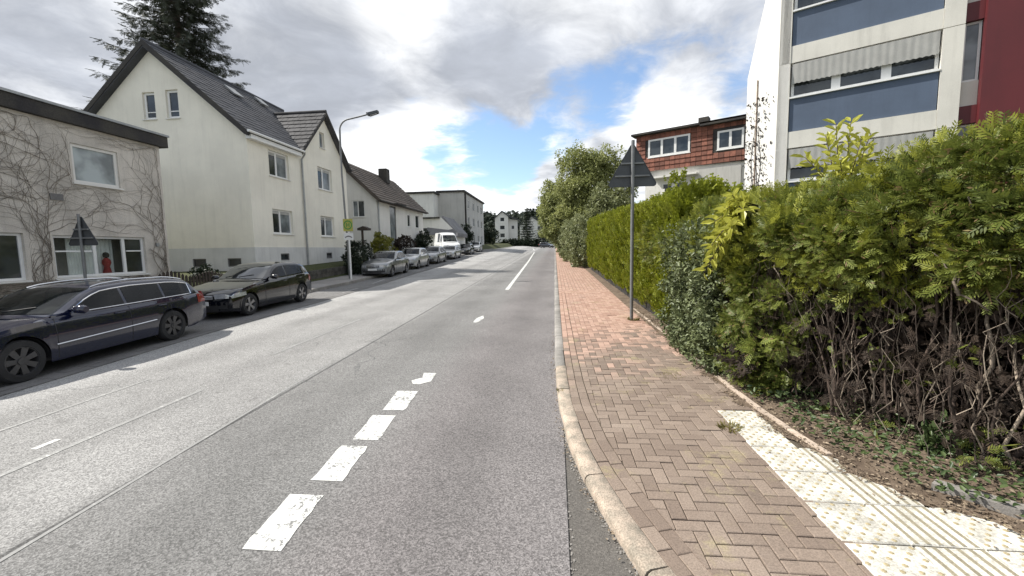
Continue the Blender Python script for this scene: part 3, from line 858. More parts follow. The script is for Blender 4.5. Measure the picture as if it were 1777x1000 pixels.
# thin edging stones between paving and bed, and the stout stone at the corner
ed = thing('edging', 'x', 'x'); del ed['label'], ed['category']; ed['kind'] = 'structure'
y = 3.75
while y < 11.5:
    L = 0.5
    x0, x1 = bed_x(y) + .07, bed_x(y + L) + .07
    if y > 9: x0, x1 = x0 + .0, x1
    z0 = gzf(0, y) + PV - .05
    MB().obox((x0, y + .006, z0), (.05, 0, 0), (x1 - x0, L - .012, .0195 * L), (0, 0, .05 + float(rng.uniform(.014, .034)))).build('edging_stone', 'edging', ed)
    y += L
MB().prism([(2.80, 3.27, PV - .04), (2.88, 3.33, PV - .04), (3.25, 2.985, PV - .04), (3.75, 2.70, PV - .04), (3.70, 2.60, PV - .04), (3.17, 2.88, PV - .04)], (0, 0, .175)).build('edging_stone', 'concrete_kerb_grey', ed)

# ------------------------------------------------------------------ road markings (thin sheets 4 mm above the road)
def marking(pts, mat='paint_line', name='lane_marking', dz=0.004):
    m = MB(); m.add([(x, y, gzf(x, y) + dz) for x, y in pts], [tuple(range(len(pts)))])
    m.build(name, mat, road)
def dash(x, y0, y1, w, skew=0.0, mat='paint_line'):
    n = 6; L = []; Rr = []
    for i in range(n + 1):
        t = i / n; j = rng.uniform(-.008, .008, 2)
        L.append((x - w / 2 + j[0] + skew * t, y0 + (y1 - y0) * t)); Rr.append((x + w / 2 + j[1] + skew * t, y0 + (y1 - y0) * t))
    marking([*L[::-1], *Rr], mat)
for ya, yb in ((2.38, 2.98), (3.18, 3.78), (3.91, 4.51), (4.66, 5.30)): dash(-1.95, ya, yb, .28, -.05)
# the fifth block of the row is half worn away and the sixth has all but gone
MB().add([(x, y_, gzf(x, y_) + .004) for x, y_ in [(-2.03, 5.58), (-1.93, 5.57), (-1.80, 5.70), (-1.83, 6.07), (-2.03, 6.08), (-1.98, 5.86), (-2.10, 5.72)]], [(0, 1, 2, 3, 4, 5, 6)]).build('lane_marking', 'paint_line', road)
MB().add([(x, y_, gzf(x, y_) + .004) for x, y_ in [(-2.05, 10.0), (-1.93, 10.05), (-1.86, 10.6), (-1.95, 11.0), (-2.06, 10.6)]], [(0, 1, 2, 3, 4)]).build('lane_marking', 'paint_line', road)
def line(xf, y0, y1, w, mat='paint_line'):
    n = max(2, int((y1 - y0) / 2)); A = [(xf(y0 + (y1 - y0) * i / n) - w / 2, y0 + (y1 - y0) * i / n) for i in range(n + 1)]
    B = [(x + w, y) for x, y in A]
    m = MB(); V = [(x, y, gzf(x, y) + .004) for x, y in A + B]; k = n + 1
    m.add(V, [(i, k + i, k + i + 1, i + 1) for i in range(n)]).build('lane_marking', mat, road)
cl = lambda y: float(np.interp(y, [16, 40, 78, 105, 130], [-1.96, -2.55, -3.7, -5.6, -9.0]))
line(cl, 16.9, 72, .16); line(cl, 76, 100, .16)
line(lambda y: -6.15 - y * .01, 2.0, 5.6, .05, 'paint_faint'); line(lambda y: -4.96, 2.0, 5.2, .07, 'paint_faint')
line(lambda y: -3.49 - y * .05, 1.6, 6.5, .035, 'paint_faint')
line(lambda y: -5.2, 7.0, 10.5, .06, 'paint_faint')
line(lambda y: -5.26, 3.5, 3.72, .07)
for ya, yb in ((14.0, 14.7), (16.3, 18.0), (20.0, 22.0)): line(lambda y: -8.5 - (y - 14) * .11, ya, yb, .11, 'paint_faint')
line(lambda y: -9.2, 27.0, 34.0, .14, 'paint_faint')
# ------------------------------------------------------------------ windows
def window(root, o, u, up, rect, depth=0.12, bars=(), hbars=(), fw=0.07, frame='white_plastic', pane='pane_dark', sill='white_plastic', name='window', proud=0.0, shutter=0.0, sillw=0.05, mw=None):
    """one window of a wall: frame (part) > panes, sill (sub-parts); rect = (u0, z0, u1, z1) on the wall plane, set back by depth"""
    o, u, up = Vector(o), Vector(u), Vector(up); nrm = u.cross(up).normalized()
    a0, b0, a1, b1 = rect
    at = lambda a, b, d: o + u * a + up * b - nrm * d
    f = MB(); d0 = depth - 0.05; th = 0.07
    def bar(x0, y0, x1, y1, dd=0.0): f.obox(at(x0, y0, depth + dd), u * (x1 - x0), up * (y1 - y0), nrm * (0.055 + dd * 0))
    e = 0.003
    bar(a0 + e, b0 + e, a0 + fw, b1 - e); bar(a1 - fw, b0 + e, a1 - e, b1 - e)
    bar(a0 + fw, b0 + e, a1 - fw, b0 + fw); bar(a0 + fw, b1 - fw, a1 - fw, b1 - e)
    cuts = [a0 + fw] 
    for b in bars:
        hw_ = mw / 2 if mw else fw * .6
        bar(b - hw_, b0 + fw, b + hw_, b1 - fw); cuts += [b - hw_, b + hw_]
    cuts.append(a1 - fw)
    w = f.build(name, frame, root)
    if hbars:
        hm = MB()
        for hb in hbars: hm.obox(at(a0 + fw, hb - .02, depth - .001), u * (a1 - a0 - 2 * fw), up * .04, nrm * .045)
        hm.build('glazing_bar', frame, w)
    for i in range(0, len(cuts), 2):
        x0, x1 = cuts[i], cuts[i + 1]
        p = MB(); p.quad(at(x0, b0 + fw, depth - .02), at(x1, b0 + fw, depth - .02), at(x1, b1 - fw, depth - .02), at(x0, b1 - fw, depth - .02))
        p.build('pane', pane[i // 2] if isinstance(pane, (list, tuple)) else pane, w)
    if shutter > 0:
        s = MB(); s.obox(at(a0 + fw, b1 - shutter, depth - .022), u * (a1 - a0 - 2 * fw), up * (shutter - fw - .002), nrm * .02); s.build('roller_shutter', 'blind_grey', w)
    if sill:
        s = MB(); s.obox(at(a0 - .05, b0 - .045, depth - .01), u * (a1 - a0 + .1), up * .042, nrm * (depth + sillw)); s.build('sill', sill, w)
    return w

def tiles(o, u, v, nu, nv, lift=0.025, thick=0.02, gap=0.008, clip=None, jit=0.004, stagger=True):
    """rows of lapped roof tiles on a slope from corner o, u along the eave, v up the slope"""
    o, u, v = Vector(o), Vector(u), Vector(v); n = u.cross(v).normalized()
    du, dv = u / nu, v / nv; m = []
    ul = du.length; 
    for j in range(nv):
        off = 0.5 if (stagger and j % 2) else 0.0
        for i in range(nu + (1 if off else 0)):
            s0 = max(0, i - off); s1 = min(nu, i + 1 - off)
            g = gap / ul
            a = o + du * (s0 + g) + dv * (j - 0.12); b = o + du * (s1 - g) + dv * (j - 0.12)
            c = o + du * (s1 - g) + dv * (j + 1.02); d = o + du * (s0 + g) + dv * (j + 1.02)
            mid = (a + b + c + d) / 4
            if clip and not clip(mid): continue
            l = lift + float(rng.normal(0, jit))
            q = MB(); q.add([a + n * l, b + n * l, c + n * .004, d + n * .004, a + n * (l - thick), b + n * (l - thick)], [(0, 1, 2, 3), (4, 5, 1, 0), (4, 0, 3), (1, 5, 2)])
            m.append(q)
    return m
def tiles_joined(*a, **k):
    M = MB()
    for q in tiles(*a, **k): M.add(q.v, q.f)
    return M

UY, UZ, UX = Vector((0, 1, 0)), Vector((0, 0, 1)), Vector((1, 0, 0))

# ------------------------------------------------------------------ flat-roofed grey house with the bare creeper
GX = -13.5
g = thing('flat_roofed_house', 'grey rendered flat roofed house with bare creeper stems over its street wall', 'house', (GX, 8, 0.8))
hol = [(10.63, 4.10, 11.90, 5.20), (7.6, 1.42, 9.34, 2.63), (9.96, 1.42, 12.5, 2.60)]
m = MB().wall((GX, 0, 0), UY, UZ, [(0.5, -.2), (13.32, -.2), (13.32, 5.74), (0.5, 5.74)], hol, .16)
m.wall((GX, 13.32, 0), -UX, UZ, [(0, -.2), (11, -.2), (11, 5.74), (0, 5.74)])
m.wall((GX - 11, .5, 0), UX, UZ, [(0, -.2), (11, -.2), (11, 5.74), (0, 5.74)])
m.wall((GX - 11, 13.32, 0), -UY, UZ, [(0, -.2), (12.82, -.2), (12.82, 5.74), (0, 5.74)])
m.build('wall', 'render_grey', g)
r = MB(); r.box((GX - 11.2, .3, 5.70), (GX + .16, 13.52, 6.06)); r.build('fascia', 'fascia_dark', g)
r = MB(); r.box((GX - 11.24, .26, 6.062), (GX + .2, 13.56, 6.13)); r.box((GX - 11, .5, 6.132), (GX, 13.3, 6.18)); r.build('roof', 'zinc', g)
WO = (GX, 0, 0)
window(g, WO, UY, UZ, hol[0], .10, (), (), .085, 'render_white', 'pane_blind', 'render_white')
window(g, WO, UY, UZ, hol[1], .13, (8.4,), (), .07, 'white_plastic', 'pane_dark', 'render_white')
window(g, WO, UY, UZ, hol[2], .13, (11.02, 11.86), (), .07, 'white_plastic', ['pane_clear', 'pane_clear', 'pane_dark'], 'render_white')
for (a, b) in ((10.02, 10.95), (11.95, 12.43)):
    MB().box((GX - .12, a, 2.14), (GX - .075, b, 2.18)).build('glazing_bar', 'white_plastic', g)
MB().box((GX - .9, 9.9, 1.3), (GX - .86, 12.6, 2.7)).build('room_wall', 'render_grey', g)
MB().grid(lambda s, t: (GX - .47 + .03 * math.sin(s * 38), 11.06 + .78 * s, 1.48 + 1.06 * t), 40, 2).build('curtain', 'curtain', g, smooth=180)
MB().grid(lambda s, t: (GX - .42 + .03 * math.sin(s * 38), 10.55 + .42 * s, 1.48 + 1.06 * t), 24, 2).build('curtain', 'curtain', g, smooth=180)
MB().box((GX - .86, 9.9, 1.36), (GX - .16, 12.6, 1.40)).build('window_board', 'white_plastic', g)
MB().box((GX + .004, 12.86, 2.3), (GX + .05, 12.96, 2.42)).build('wall_lamp', 'zinc', g)
MB().box((GX + .004, 10.0, 3.55), (GX + .03, 10.3, 3.72)).build('vent_cover', 'concrete_dark', g)
# red ornament on the window board
t = thing('ornament', 'small red cloth figure standing inside the window of the grey house', 'ornament', (GX - .3, 11.5, 1.40))
MB().lathe([(.001, 0), (.10, .0), (.12, .05), (.07, .28), (.11, .40), (.10, .48), (.05, .55), (.001, .56)], (GX - .3, 11.5, 1.402), (0, 0, 1), 14).build('body', 'red_cloth', t, smooth=60)
MB().lathe([(.001, 0), (.07, .02), (.085, .09), (.06, .16), (.001, .18)], (GX - .3, 11.5, 1.95), (0, 0, 1), 12).build('head', 'wood_dark', t, smooth=60)

# creeper: bare stems climbing the wall
cv = thing('creeper', 'leafless brown creeper stems spread over the grey street wall', 'climbing plant', (GX + .02, 9.5, .8))
def creep(y, z, ang, L, r, depth):
    pts = [(GX + .018, y, z)]; n = int(L / .10); a = ang; kids = []
    for i in range(n):
        a += float(crng.normal(0, .24)); a = max(-1.9, min(1.9, a))
        for tries in range(7):
            yn = y + math.sin(a) * .10; zn = z + math.cos(a) * .10
            if not any(h[0] - .07 < yn < h[2] + .07 and h[1] - .07 < zn < h[3] + .07 for h in hol) and zn < 5.62 and yn < 13.22: break
            a += .55 if (i + tries) % 2 else -.8
        else: break
        y, z = yn, zn
        if y < 3.0: break
        pts.append((GX + .018 + float(crng.uniform(0, .012)), y, z))
        if depth < 3 and crng.random() < (.30 if depth == 0 else .2): kids.append((y, z, a + float(crng.choice([-1, 1])) * crng.uniform(.5, 1.25), L * crng.uniform(.3, .65), r * .62))
    if len(pts) > 2:
        rr = list(np.linspace(r, r * .35, len(pts)))
        CREEP.append((pts, rr))
    for k in kids: creep(*k, depth + 1)
CREEP = []; crng = np.random.default_rng(21)
for y0, a0 in ((4.0, .1), (5.2, .2), (6.3, -.1), (7.2, .25), (7.45, -.2), (9.5, .0), (9.72, .3), (12.75, .1), (13.0, -.25), (9.62, -.3), (4.6, .4), (5.8, .5), (6.9, -.4), (9.8, .5), (12.7, -.5), (13.1, -.1)):
    creep(y0, .9, a0, 5.8, float(crng.choice([.011, .014, .024])), 0)
CREEP.sort(key=lambda c: -len(c[0]))
restc = MB()
for k, (p, rr) in enumerate(CREEP):
    if k < 120: MB().tube(p, rr, 4).build('branch', 'bark_vine', cv)
    elif k < 1500: restc.tube(p, rr, 3, False)
restc.build('twig', 'bark_vine', cv, kind='stuff')

# ------------------------------------------------------------------ cream gabled house
HX = -14.0; y0, y1 = 18.2, 27.35; EZ, PZ, RX = 7.65, 11.55, -18.45; LX = 2 * RX - HX
h = thing('cream_house', 'tall cream gabled house with slate roof, cross gable and grey plinth', 'house', (HX, 22, 1.4))
PL = 2.30
holes_f = [(19.62, 5.85, 21.18, 7.12), (19.62, 2.98, 21.22, 4.22), (23.9, 5.80, 25.45, 7.12), (23.92, 2.97, 25.45, 4.20), (24.3, 8.3, 24.85, 9.23)]
sl = (PZ - EZ) / (HX - RX)
m = MB().wall((HX, 0, 0), UY, UZ, [(y0, PL), (y1, PL), (y1, EZ), (24.75, 10.35), (22.2, EZ), (y0, EZ)], holes_f, .2)
gh = [(-19.05, 8.33, -18.42, 9.55), (-17.86, 8.33, -17.23, 9.6)]
m.wall((0, y0, 0), UX, UZ, [(LX, PL), (HX, PL), (HX, EZ), (RX, PZ), (LX, EZ)], gh, .2)
m.wall((0, y1, 0), -UX, UZ, [(-HX, PL), (-LX, PL), (-LX, EZ), (-RX, PZ), (-HX, EZ)])
m.wall((LX, y1, 0), -UY, UZ, [(0, PL), (y1 - y0, PL), (y1 - y0, EZ), (0, EZ)])
m.build('wall', 'render_cream', h)
bh = [(20.0, 1.62, 20.7, 1.98), (24.3, 1.62, 24.95, 1.98)]
m = MB().wall((HX + .03, 0, 0), UY, UZ, [(y0 - .03, .4), (y1 + .03, .4), (y1 + .03, PL), (y0 - .03, PL)], bh, .1)
bg_ = [(-17.2, 1.4, -16.5, 1.8), (-15.4, 1.4, -14.7, 1.8)]
m.wall((0, y0 - .03, 0), UX, UZ, [(LX - .03, .4), (HX + .03, .4), (HX + .03, PL), (LX - .03, PL)], bg_, .1)
m.wall((HX + .03, y1 + .03, 0), -UX, UZ, [(0, .4), (9, .4), (9, PL), (0, PL)])
m.build('plinth', 'render_plinth', h)
m = MB(); m.obox((HX + .03, y0 - .03, PL), (-.05, 0, 0), (0, y1 - y0 + .06, 0), (0, 0, .004)); m.build('ledge', 'render_plinth', h)
for rc in bh: window(h, (HX + .03, 0, 0), UY, UZ, rc, .08, (), (), .05, 'concrete_dark', 'pane_dark', None)
for rc in bg_: window(h, (0, y0 - .03, 0), UX, UZ, rc, .08, (), (), .05, 'concrete_dark', 'pane_dark', None)
for rc in holes_f[:4]: window(h, (HX, 0, 0), UY, UZ, rc, .17, ((rc[0] + rc[2]) / 2 - .1,), (), .085, 'white_plastic', ['pane_dark', 'pane_soft'], 'render_white', shutter=.22)
window(h, (HX, 0, 0), UY, UZ, holes_f[4], .17, (), (), .05, 'render_white', 'pane_soft', 'render_white')
for rc in gh: window(h, (0, y0, 0), UX, UZ, rc, .15, (), (rc[1] + .34,), .10, 'white_plastic', 'pane_dark', 'render_white')
# roof slabs
oh = .32
ez = EZ - sl * .30
def slab(o, u, v, th, name, mat, root):
    o, u, v = Vector(o), Vector(u), Vector(v); n = u.cross(v).normalized()
    return MB().obox(o - n * th, u, v, n * th).build(name, mat, root)
vv = Vector((RX - HX - .30, 0, PZ - ez)); nn_ = Vector((0, 1, 0)).cross(vv).normalized()
kx = (10.42 - ez - .12) / (PZ - ez)            # the cross gable breaks into the front slope here
oq = Vector((HX + .30, 0, ez + .12))
roof = MB().prism([oq + Vector((0, a_, 0)) + vv * b_ for a_, b_ in ((y0 - oh, 0), (22.02, 0), (24.75, kx), (27.5, 0), (y1 + oh, 0), (y1 + oh, 1), (y0 - oh, 1))], -nn_ * .2).build('roof', 'roof_slate', h)
slab((LX - .30, y1 + oh, ez + .12), (0, -(y1 - y0 + 2 * oh), 0), (RX - LX + .30, 0, PZ - ez), .2, 'roof', 'roof_slate', h)
cg = lambda p: not (p.y > 22.0 and p.z < 10.42 - abs(p.y - 24.75) * 1.06 + .05)
tj = tiles_joined((HX + .32, y0 - oh, ez + .125), (0, y1 - y0 + 2 * oh, 0), (RX - HX - .32, 0, PZ - ez), 36, 19, clip=cg)
tj.build('roof_tile', 'roof_slate', roof, kind='stuff')
# ridge and skylight, snow guard rail, white gutter board
MB().tube([(RX, y0 - oh, PZ + .14), (RX, y1 + oh, PZ + .14)], .11, 8).build('ridge_cap', 'roof_slate', roof)
MB().obox((RX + .9, 21.4, PZ - .9 * sl + .22), (.55, 0, -.55 * sl), (0, .7, 0), (.05, 0, .06)).build('skylight', 'zinc', roof)
MB().obox((RX + .5, 24.2, PZ - .5 * sl + .25), (.5, 0, -.5 * sl), (0, .6, 0), (.05, 0, .06)).build('skylight', 'zinc', roof)
m = MB(); m.obox((HX + .005, y0 - .05, EZ - .40), (.27, 0, 0), (0, 22.05 - y0, 0), (0, 0, .19)); m.build('soffit_board', 'white_plastic', h)
m = MB(); m.tube([(HX + .36, y0 - oh, EZ - .13), (HX + .36, 22.1, EZ - .13)], .065, 8); m.build('gutter', 'white_plastic', h)
m = MB(); m.tube([(HX + .36, 22.12, EZ - .13), (HX + .30, 22.2, EZ - .25), (HX + .09, 22.24, EZ - .5), (HX + .09, 22.26, 1.3)], .05, 8); m.build('downpipe', 'zinc', h)
# verge boards of the main gable
for sx, xe in ((1, HX + .30), (-1, LX - .30)):
    a = Vector((xe, y0 - oh - .03, ez - .10)); b = Vector((RX, y0 - oh - .03, PZ - .10 + .02))
    MB().obox(a, b - a, (0, .028, 0), (0, 0, .26)).build('verge_board', 'fascia_dark', h)
# cross gable
cz, cy = 10.45, 24.75; ce = 22.0; cf = 27.5
xb = RX + (PZ - cz) / sl
for sg, ye in ((1, ce), (-1, cf)):
    zz0 = cz - abs(ye - cy) * 1.06
    o = Vector((HX + .28, ye, zz0)); v = Vector((0, cy - ye, cz - zz0)); u = Vector((xb - HX - .28 - .9, 0, 0))
    if sg > 0: rr_ = slab(o + u, -u, v, .14, 'roof', 'roof_gable', h)
    else: rr_ = slab(o, u, v, .14, 'roof', 'roof_gable', h)
    uu = -u if sg > 0 else u; oo = (o + u) if sg > 0 else o
    tiles_joined(oo + Vector((0, 0, .012)), uu, v, 12, 10, lift=.045, thick=.035).build('roof_tile', 'roof_gable', rr_, kind='stuff')
    a = Vector((HX + .285, ye, zz0 - .19)); b = Vector((HX + .285, cy, cz - .19))
    MB().obox(a, b - a, (.028, 0, 0), (0, 0, .22)).build('verge_board', 'fascia_dark', h)
MB().tube([(HX + .28, cy, cz + .06), (xb - 1.0, cy, cz + .06)], .09, 8).build('ridge_cap', 'roof_gable', h)

# ------------------------------------------------------------------ low white house beyond it
q = thing('low_house', 'low pale house with brown pitched roof beside the bus stop pole', 'house', (-14, 38, 1.6))
y0, y1, EZ, PZ, RX = 32.0, 43.6, 6.35, 9.35, -17.2; LX = 2 * RX + 14; HX = -14.0
hl = [(34.6, 2.0, 36.0, 5.9), (38.9, 4.3, 39.7, 5.5), (41.2, 4.3, 42.3, 5.6), (39.2, 2.3, 40.0, 2.9)]
m = MB().wall((HX, 0, 0), UY, UZ, [(y0, .8), (y1, .8), (y1, EZ), (y0, EZ)], hl, .12)
gl = [(-16.0, 4.75, -15.0, 6.05)]
m.wall((0, y0, 0), UX, UZ, [(LX, .8), (HX, .8), (HX, EZ), (RX, PZ), (LX, EZ)], gl, .12)
m.wall((0, y1, 0), -UX, UZ, [(-HX, .8), (-LX, .8), (-LX, EZ), (-RX, PZ), (-HX, EZ)])
m.wall((LX, y1, 0), -UY, UZ, [(0, .8), (y1 - y0, .8), (y1 - y0, EZ), (0, EZ)])
m.build('wall', 'render_white', q)
for i, rc in enumerate(hl): window(q, (HX, 0, 0), UY, UZ, rc, .1, (), ((3.0, 4.2) if i == 0 else ()), .07, 'concrete_dark' if i == 0 else 'white_plastic', 'pane_soft' if i == 0 else 'pane_dark', None if i == 0 else 'render_white')
window(q, (0, y0, 0), UX, UZ, gl[0], .1, (-15.55,), (), .06, 'white_plastic', ['pane_soft', 'pane_dark'], 'render_white')
sl2 = (PZ - EZ) / (HX - RX); ez = EZ - sl2 * .45
rf = slab((HX + .45, y0 - .35, ez + .1), (0, y1 - y0 + .7, 0), (RX - HX - .45, 0, PZ - ez), .2, 'roof', 'roof_brown', q)
tiles_joined((HX + .45, y0 - .35, ez + .105), (0, y1 - y0 + .7, 0), (RX - HX - .45, 0, PZ - ez), 34, 13, lift=.05, thick=.04).build('roof_tile', 'roof_brown', rf, kind='stuff')
slab((LX - .45, y1 + .35, ez + .1), (0, -(y1 - y0 + .7), 0), (RX - LX + .45, 0, PZ - ez), .2, 'roof', 'roof_brown', q)
MB().box((RX + .3, 39.4, 8.6), (RX + 1.1, 40.2, 9.95)).build('chimney', 'fascia_dark', rf)
MB().tube([(HX + .5, y0 - .3, EZ - .38), (HX + .5, y1 + .3, EZ - .38)], .07, 6).build('gutter', 'fascia_dark', q)
MB().tube([(HX + .09, y0 + .15, EZ - .3), (HX + .09, y0 + .15, 1.5)], .055, 6).build('downpipe', 'zinc', q)
MB().box((HX + .005, 34.3, 5.95), (HX + .9, 36.3, 6.03)).build('porch_roof', 'fascia_dark', q)

# ------------------------------------------------------------------ grey apartment block with flat roof
b = thing('apartment_block', 'pale grey three storey flat roofed block beyond the low house', 'apartment building', (-14, 66, 3))
def flatblock(root, x0, x1, ya, yb, z0, z1, mat, wfront, wside):
    m = MB()
    fr = [(x0 + a, z0 + bb, x0 + c, z0 + d) for a, bb, c, d in wfront]
    sd = [(ya + a, z0 + bb, ya + c, z0 + d) for a, bb, c, d in wside]
    m.wall((0, ya, 0), UX, UZ, [(x0, z0), (x1, z0), (x1, z1), (x0, z1)], fr, .12)
    m.wall((x1, 0, 0), UY, UZ, [(ya, z0), (yb, z0), (yb, z1), (ya, z1)], sd, .12)
    m.wall((0, yb, 0), -UX, UZ, [(-x1, z0), (-x0, z0), (-x0, z1), (-x1, z1)])
    m.wall((x0, yb, 0), -UY, UZ, [(0, z0), (yb - ya, z0), (yb - ya, z1), (0, z1)])
    m.build('wall', mat, root)
    MB().box((x0 - .25, ya - .25, z1 + .002), (x1 + .25, yb + .25, z1 + .28)).build('roof', 'fascia_dark', root)
    for rc in fr: window(root, (0, ya, 0), UX, UZ, rc, .1, ((rc[0] + rc[2]) / 2,), (), .07, 'white_plastic', 'pane_dark', 'render_white')
    for rc in sd: window(root, (x1, 0, 0), UY, UZ, rc, .1, ((rc[0] + rc[2]) / 2,), (), .07, 'white_plastic', 'pane_dark', 'render_white')
flatblock(b, -18.0, -14.0, 64.0, 82.0, 2.2, 10.9, 'block_grey', [], [(a, z, a + 1.5, z + 1.4) for a in (3.0, 7.2, 11.4, 14.8) for z in (1.0, 3.8, 6.5)])
flatblock(b, -24.0, -18.004, 61.5, 80.0, 2.2, 10.5, 'render_white', [(1.0, 5.6, 2.4, 7.0)], [])
MB().tube([(-14.0 + .1, 64.9, 10.8), (-13.9, 64.9, 2.4)], .16, 6).build('downpipe', 'fascia_dark', b)
MB().tube([(-16.2, 70, 11.1), (-16.2, 70, 12.3)], .03, 5).build('aerial', 'galvanised', b)
# small annex in front of it
a = thing('annex', 'small grey roofed annex in front of the pale grey block', 'outbuilding', (-14.5, 52, 1.4))
m = MB().wall((0, 52, 0), UX, UZ, [(-17.5, 1.0), (-12.6, 1.0), (-12.6, 4.4), (-14.3, 6.15), (-17.5, 6.0)], [(-17.0, 4.4, -15.9, 4.9)], .1)
m.wall((-12.6, 52, 0), UY, UZ, [(0, 1), (6, 1), (6, 4.4), (0, 4.4)]); m.build('wall', 'render_white', a)
window(a, (0, 52, 0), UX, UZ, (-17.0, 4.4, -15.9, 4.9), .08, (), (), .05, 'white_plastic', 'pane_dark', None)
m = MB().prism([(-16.4, 51.6, 4.0), (-12.2, 51.6, 3.7), (-12.2, 51.9, 4.15), (-14.2, 52.3, 6.35), (-16.0, 52.2, 5.4)], (0, 6, 0)); m.build('roof', 'roof_grey', a)
MB().box((-17.6, 51.7, 6.02), (-14.5, 58, 6.2)).build('flat_roof', 'fascia_dark', a)

# ------------------------------------------------------------------ white gabled house at the end of the street
e = thing('white_gabled_house', 'white gabled house with dark windows facing down the street end', 'house', (-16, 131, 3))
hw = [(-17.1, 5.6, -15.5, 7.0), (-17.1, 8.1, -15.5, 9.4), (-17.0, 10.6, -15.6, 11.9)]
m = MB().wall((0, 130, 0), UX, UZ, [(-18.6, 2), (-14.4, 2), (-14.4, 12.0), (-16.3, 13.6), (-18.6, 11.6)], hw, .12)
m.wall((-14.4, 130, 0), UY, UZ, [(0, 2), (9, 2), (9, 11.6), (0, 11.9)], [(1.5, 4, 3, 5.4), (5, 4, 6.5, 5.4), (1.5, 7, 3, 8.4), (5, 7, 6.5, 8.4)], .12)
m.wall((0, 131.0, 0), UX, UZ, [(-14.38, 2), (-11.6, 2), (-11.6, 11.0), (-14.38, 11.4)], [(-13.6, 8.2, -12.6, 9.4)], .1)
m.build('wall', 'render_white', e)
for rc in hw: window(e, (0, 130, 0), UX, UZ, rc, .1, (), (), .1, 'white_plastic', 'pane_dark', None)
window(e, (0, 131, 0), UX, UZ, (-13.6, 8.2, -12.6, 9.4), .1, (), (), .1, 'white_plastic', 'pane_dark', None)
MB().prism([(-18.9, 129.6, 11.4), (-18.9, 129.6, 11.7), (-16.3, 129.6, 14.0), (-14.2, 129.6, 12.3), (-11.4, 129.6, 11.3), (-11.4, 129.6, 11.0), (-14.2, 129.6, 12.0), (-16.3, 129.6, 13.65)], (0, 10, 0)).build('roof', 'roof_slate', e)
e2 = thing('hill_house', 'white house half hidden behind the dark conifer at the street end', 'house', (-7, 150, 4))
m = MB().wall((0, 150, 0), UX, UZ, [(-12.5, 3), (-4.0, 3), (-4.0, 10.3), (-8.2, 13.3), (-12.5, 10.3)], [(-11.5, 8.6, -10.3, 10), (-6.2, 8.6, -5.0, 10), (-6.2, 5.6, -5.0, 7)], .12)
m.wall((-4.0, 150, 0), UY, UZ, [(0, 3), (9, 3), (9, 10.3), (0, 10.3)]); m.build('wall', 'render_white', e2)
for rc in [(-11.5, 8.6, -10.3, 10), (-6.2, 8.6, -5.0, 10), (-6.2, 5.6, -5.0, 7)]: window(e2, (0, 150, 0), UX, UZ, rc, .1, (), (), .1, 'white_plastic', 'pane_dark', None)
MB().prism([(-13, 149.6, 10.0), (-13, 149.6, 10.3), (-8.2, 149.6, 13.7), (-3.5, 149.6, 10.3), (-3.5, 149.6, 10.0), (-8.2, 149.6, 13.35)], (0, 10, 0)).build('roof', 'roof_slate', e2)
bw = thing('garden_wall', 'long low dark wall across the far end of the street', 'wall', (-10, 122, 2.4))
MB().box((-26, 122, 2.0), (-4.6, 122.4, 3.9)).build('wall_face', 'stone_wall', bw); MB().box((-26.1, 121.95, 3.902), (-4.5, 122.45, 4.0)).build('coping', 'concrete_dark', bw)

# ------------------------------------------------------------------ apartment house on the right (white panels, blue balustrades, red stair wing)
FD = Vector((0.863, -0.5052, 0)).normalized(); FN = FD.cross(UZ).normalized()   # along the front, outward
P0 = Vector((7.76, 15.9, 0))
ap = thing('panel_apartment_house', 'white concrete apartment house with blue balustrade panels and dark red wing', 'apartment building', (10, 16, 0.5))
TOP = 17.2
# body behind the front
def fpt(s, d, z): return P0 + FD * s - FN * d + UZ * z
m = MB()
m.obox(fpt(.02, .35, .2), FD * 4.43, UZ * (TOP - .2), -FN * 9.0); m.build('core', 'concrete_panel', ap)
lv = [5.87 + 2.83 * k for k in range(-2, 4)]
gap = .008
for k, zb in enumerate(lv):
    for (s0, s1) in ((0.0, .34), (4.02, 4.46)):
        MB().obox(fpt(s0, .34, zb - .58 + gap), FD * (s1 - s0), UZ * (2.83 - 2 * gap), FN * (.34)).build('pillar_panel', 'concrete_panel', ap)
    MB().obox(fpt(.345, .30, zb - .56), FD * 3.67, UZ * .55, FN * .28).build('spandrel_panel', 'concrete_panel', ap)
    MB().obox(fpt(.36, .28, zb + .005), FD * 3.64, UZ * 1.08, FN * .22).build('balustrade_panel', 'panel_blue', ap)
    MB().obox(fpt(.35, .28, zb + 1.09), FD * 3.66, UZ * .055, FN * .30).build('sill', 'white_plastic', ap)
    wn = window(ap, fpt(0, .10, 0), FD, UZ, (.37, zb + 1.15, 4.0, zb + 2.24), .16, (1.60, 2.84), (), .085, 'white_plastic', 'pane_dark', None, mw=.24)
    # half lowered scalloped blind
    def bl(s, t, zb=zb): return fpt(.40 + 3.57 * s, .06 + .0025 * math.sin(s * 120) - .05 * t, zb + 1.58 + .05 * (abs((s * 26) % 1 - .5)) * (1 - t) + .64 * t)
    if k != 3: MB().grid(bl, 208, 3).build('blind', 'blind_grey', wn, smooth=180)
    # narrow recessed bay with its own window, dark red bands between
    MB().obox(fpt(4.465, .30, zb - .50), FD * .375, UZ * .50, FN * .18).build('red_band', 'panel_red', ap)
    MB().obox(fpt(4.465, .32, zb + .004), FD * .375, UZ * .68, FN * .14).build('white_panel', 'concrete_panel', ap)
    window(ap, fpt(0, .18, 0), FD, UZ, (4.466, zb + .69, 4.838, zb + 2.325), .12, (), (), .06, 'white_plastic', 'pane_soft', None)
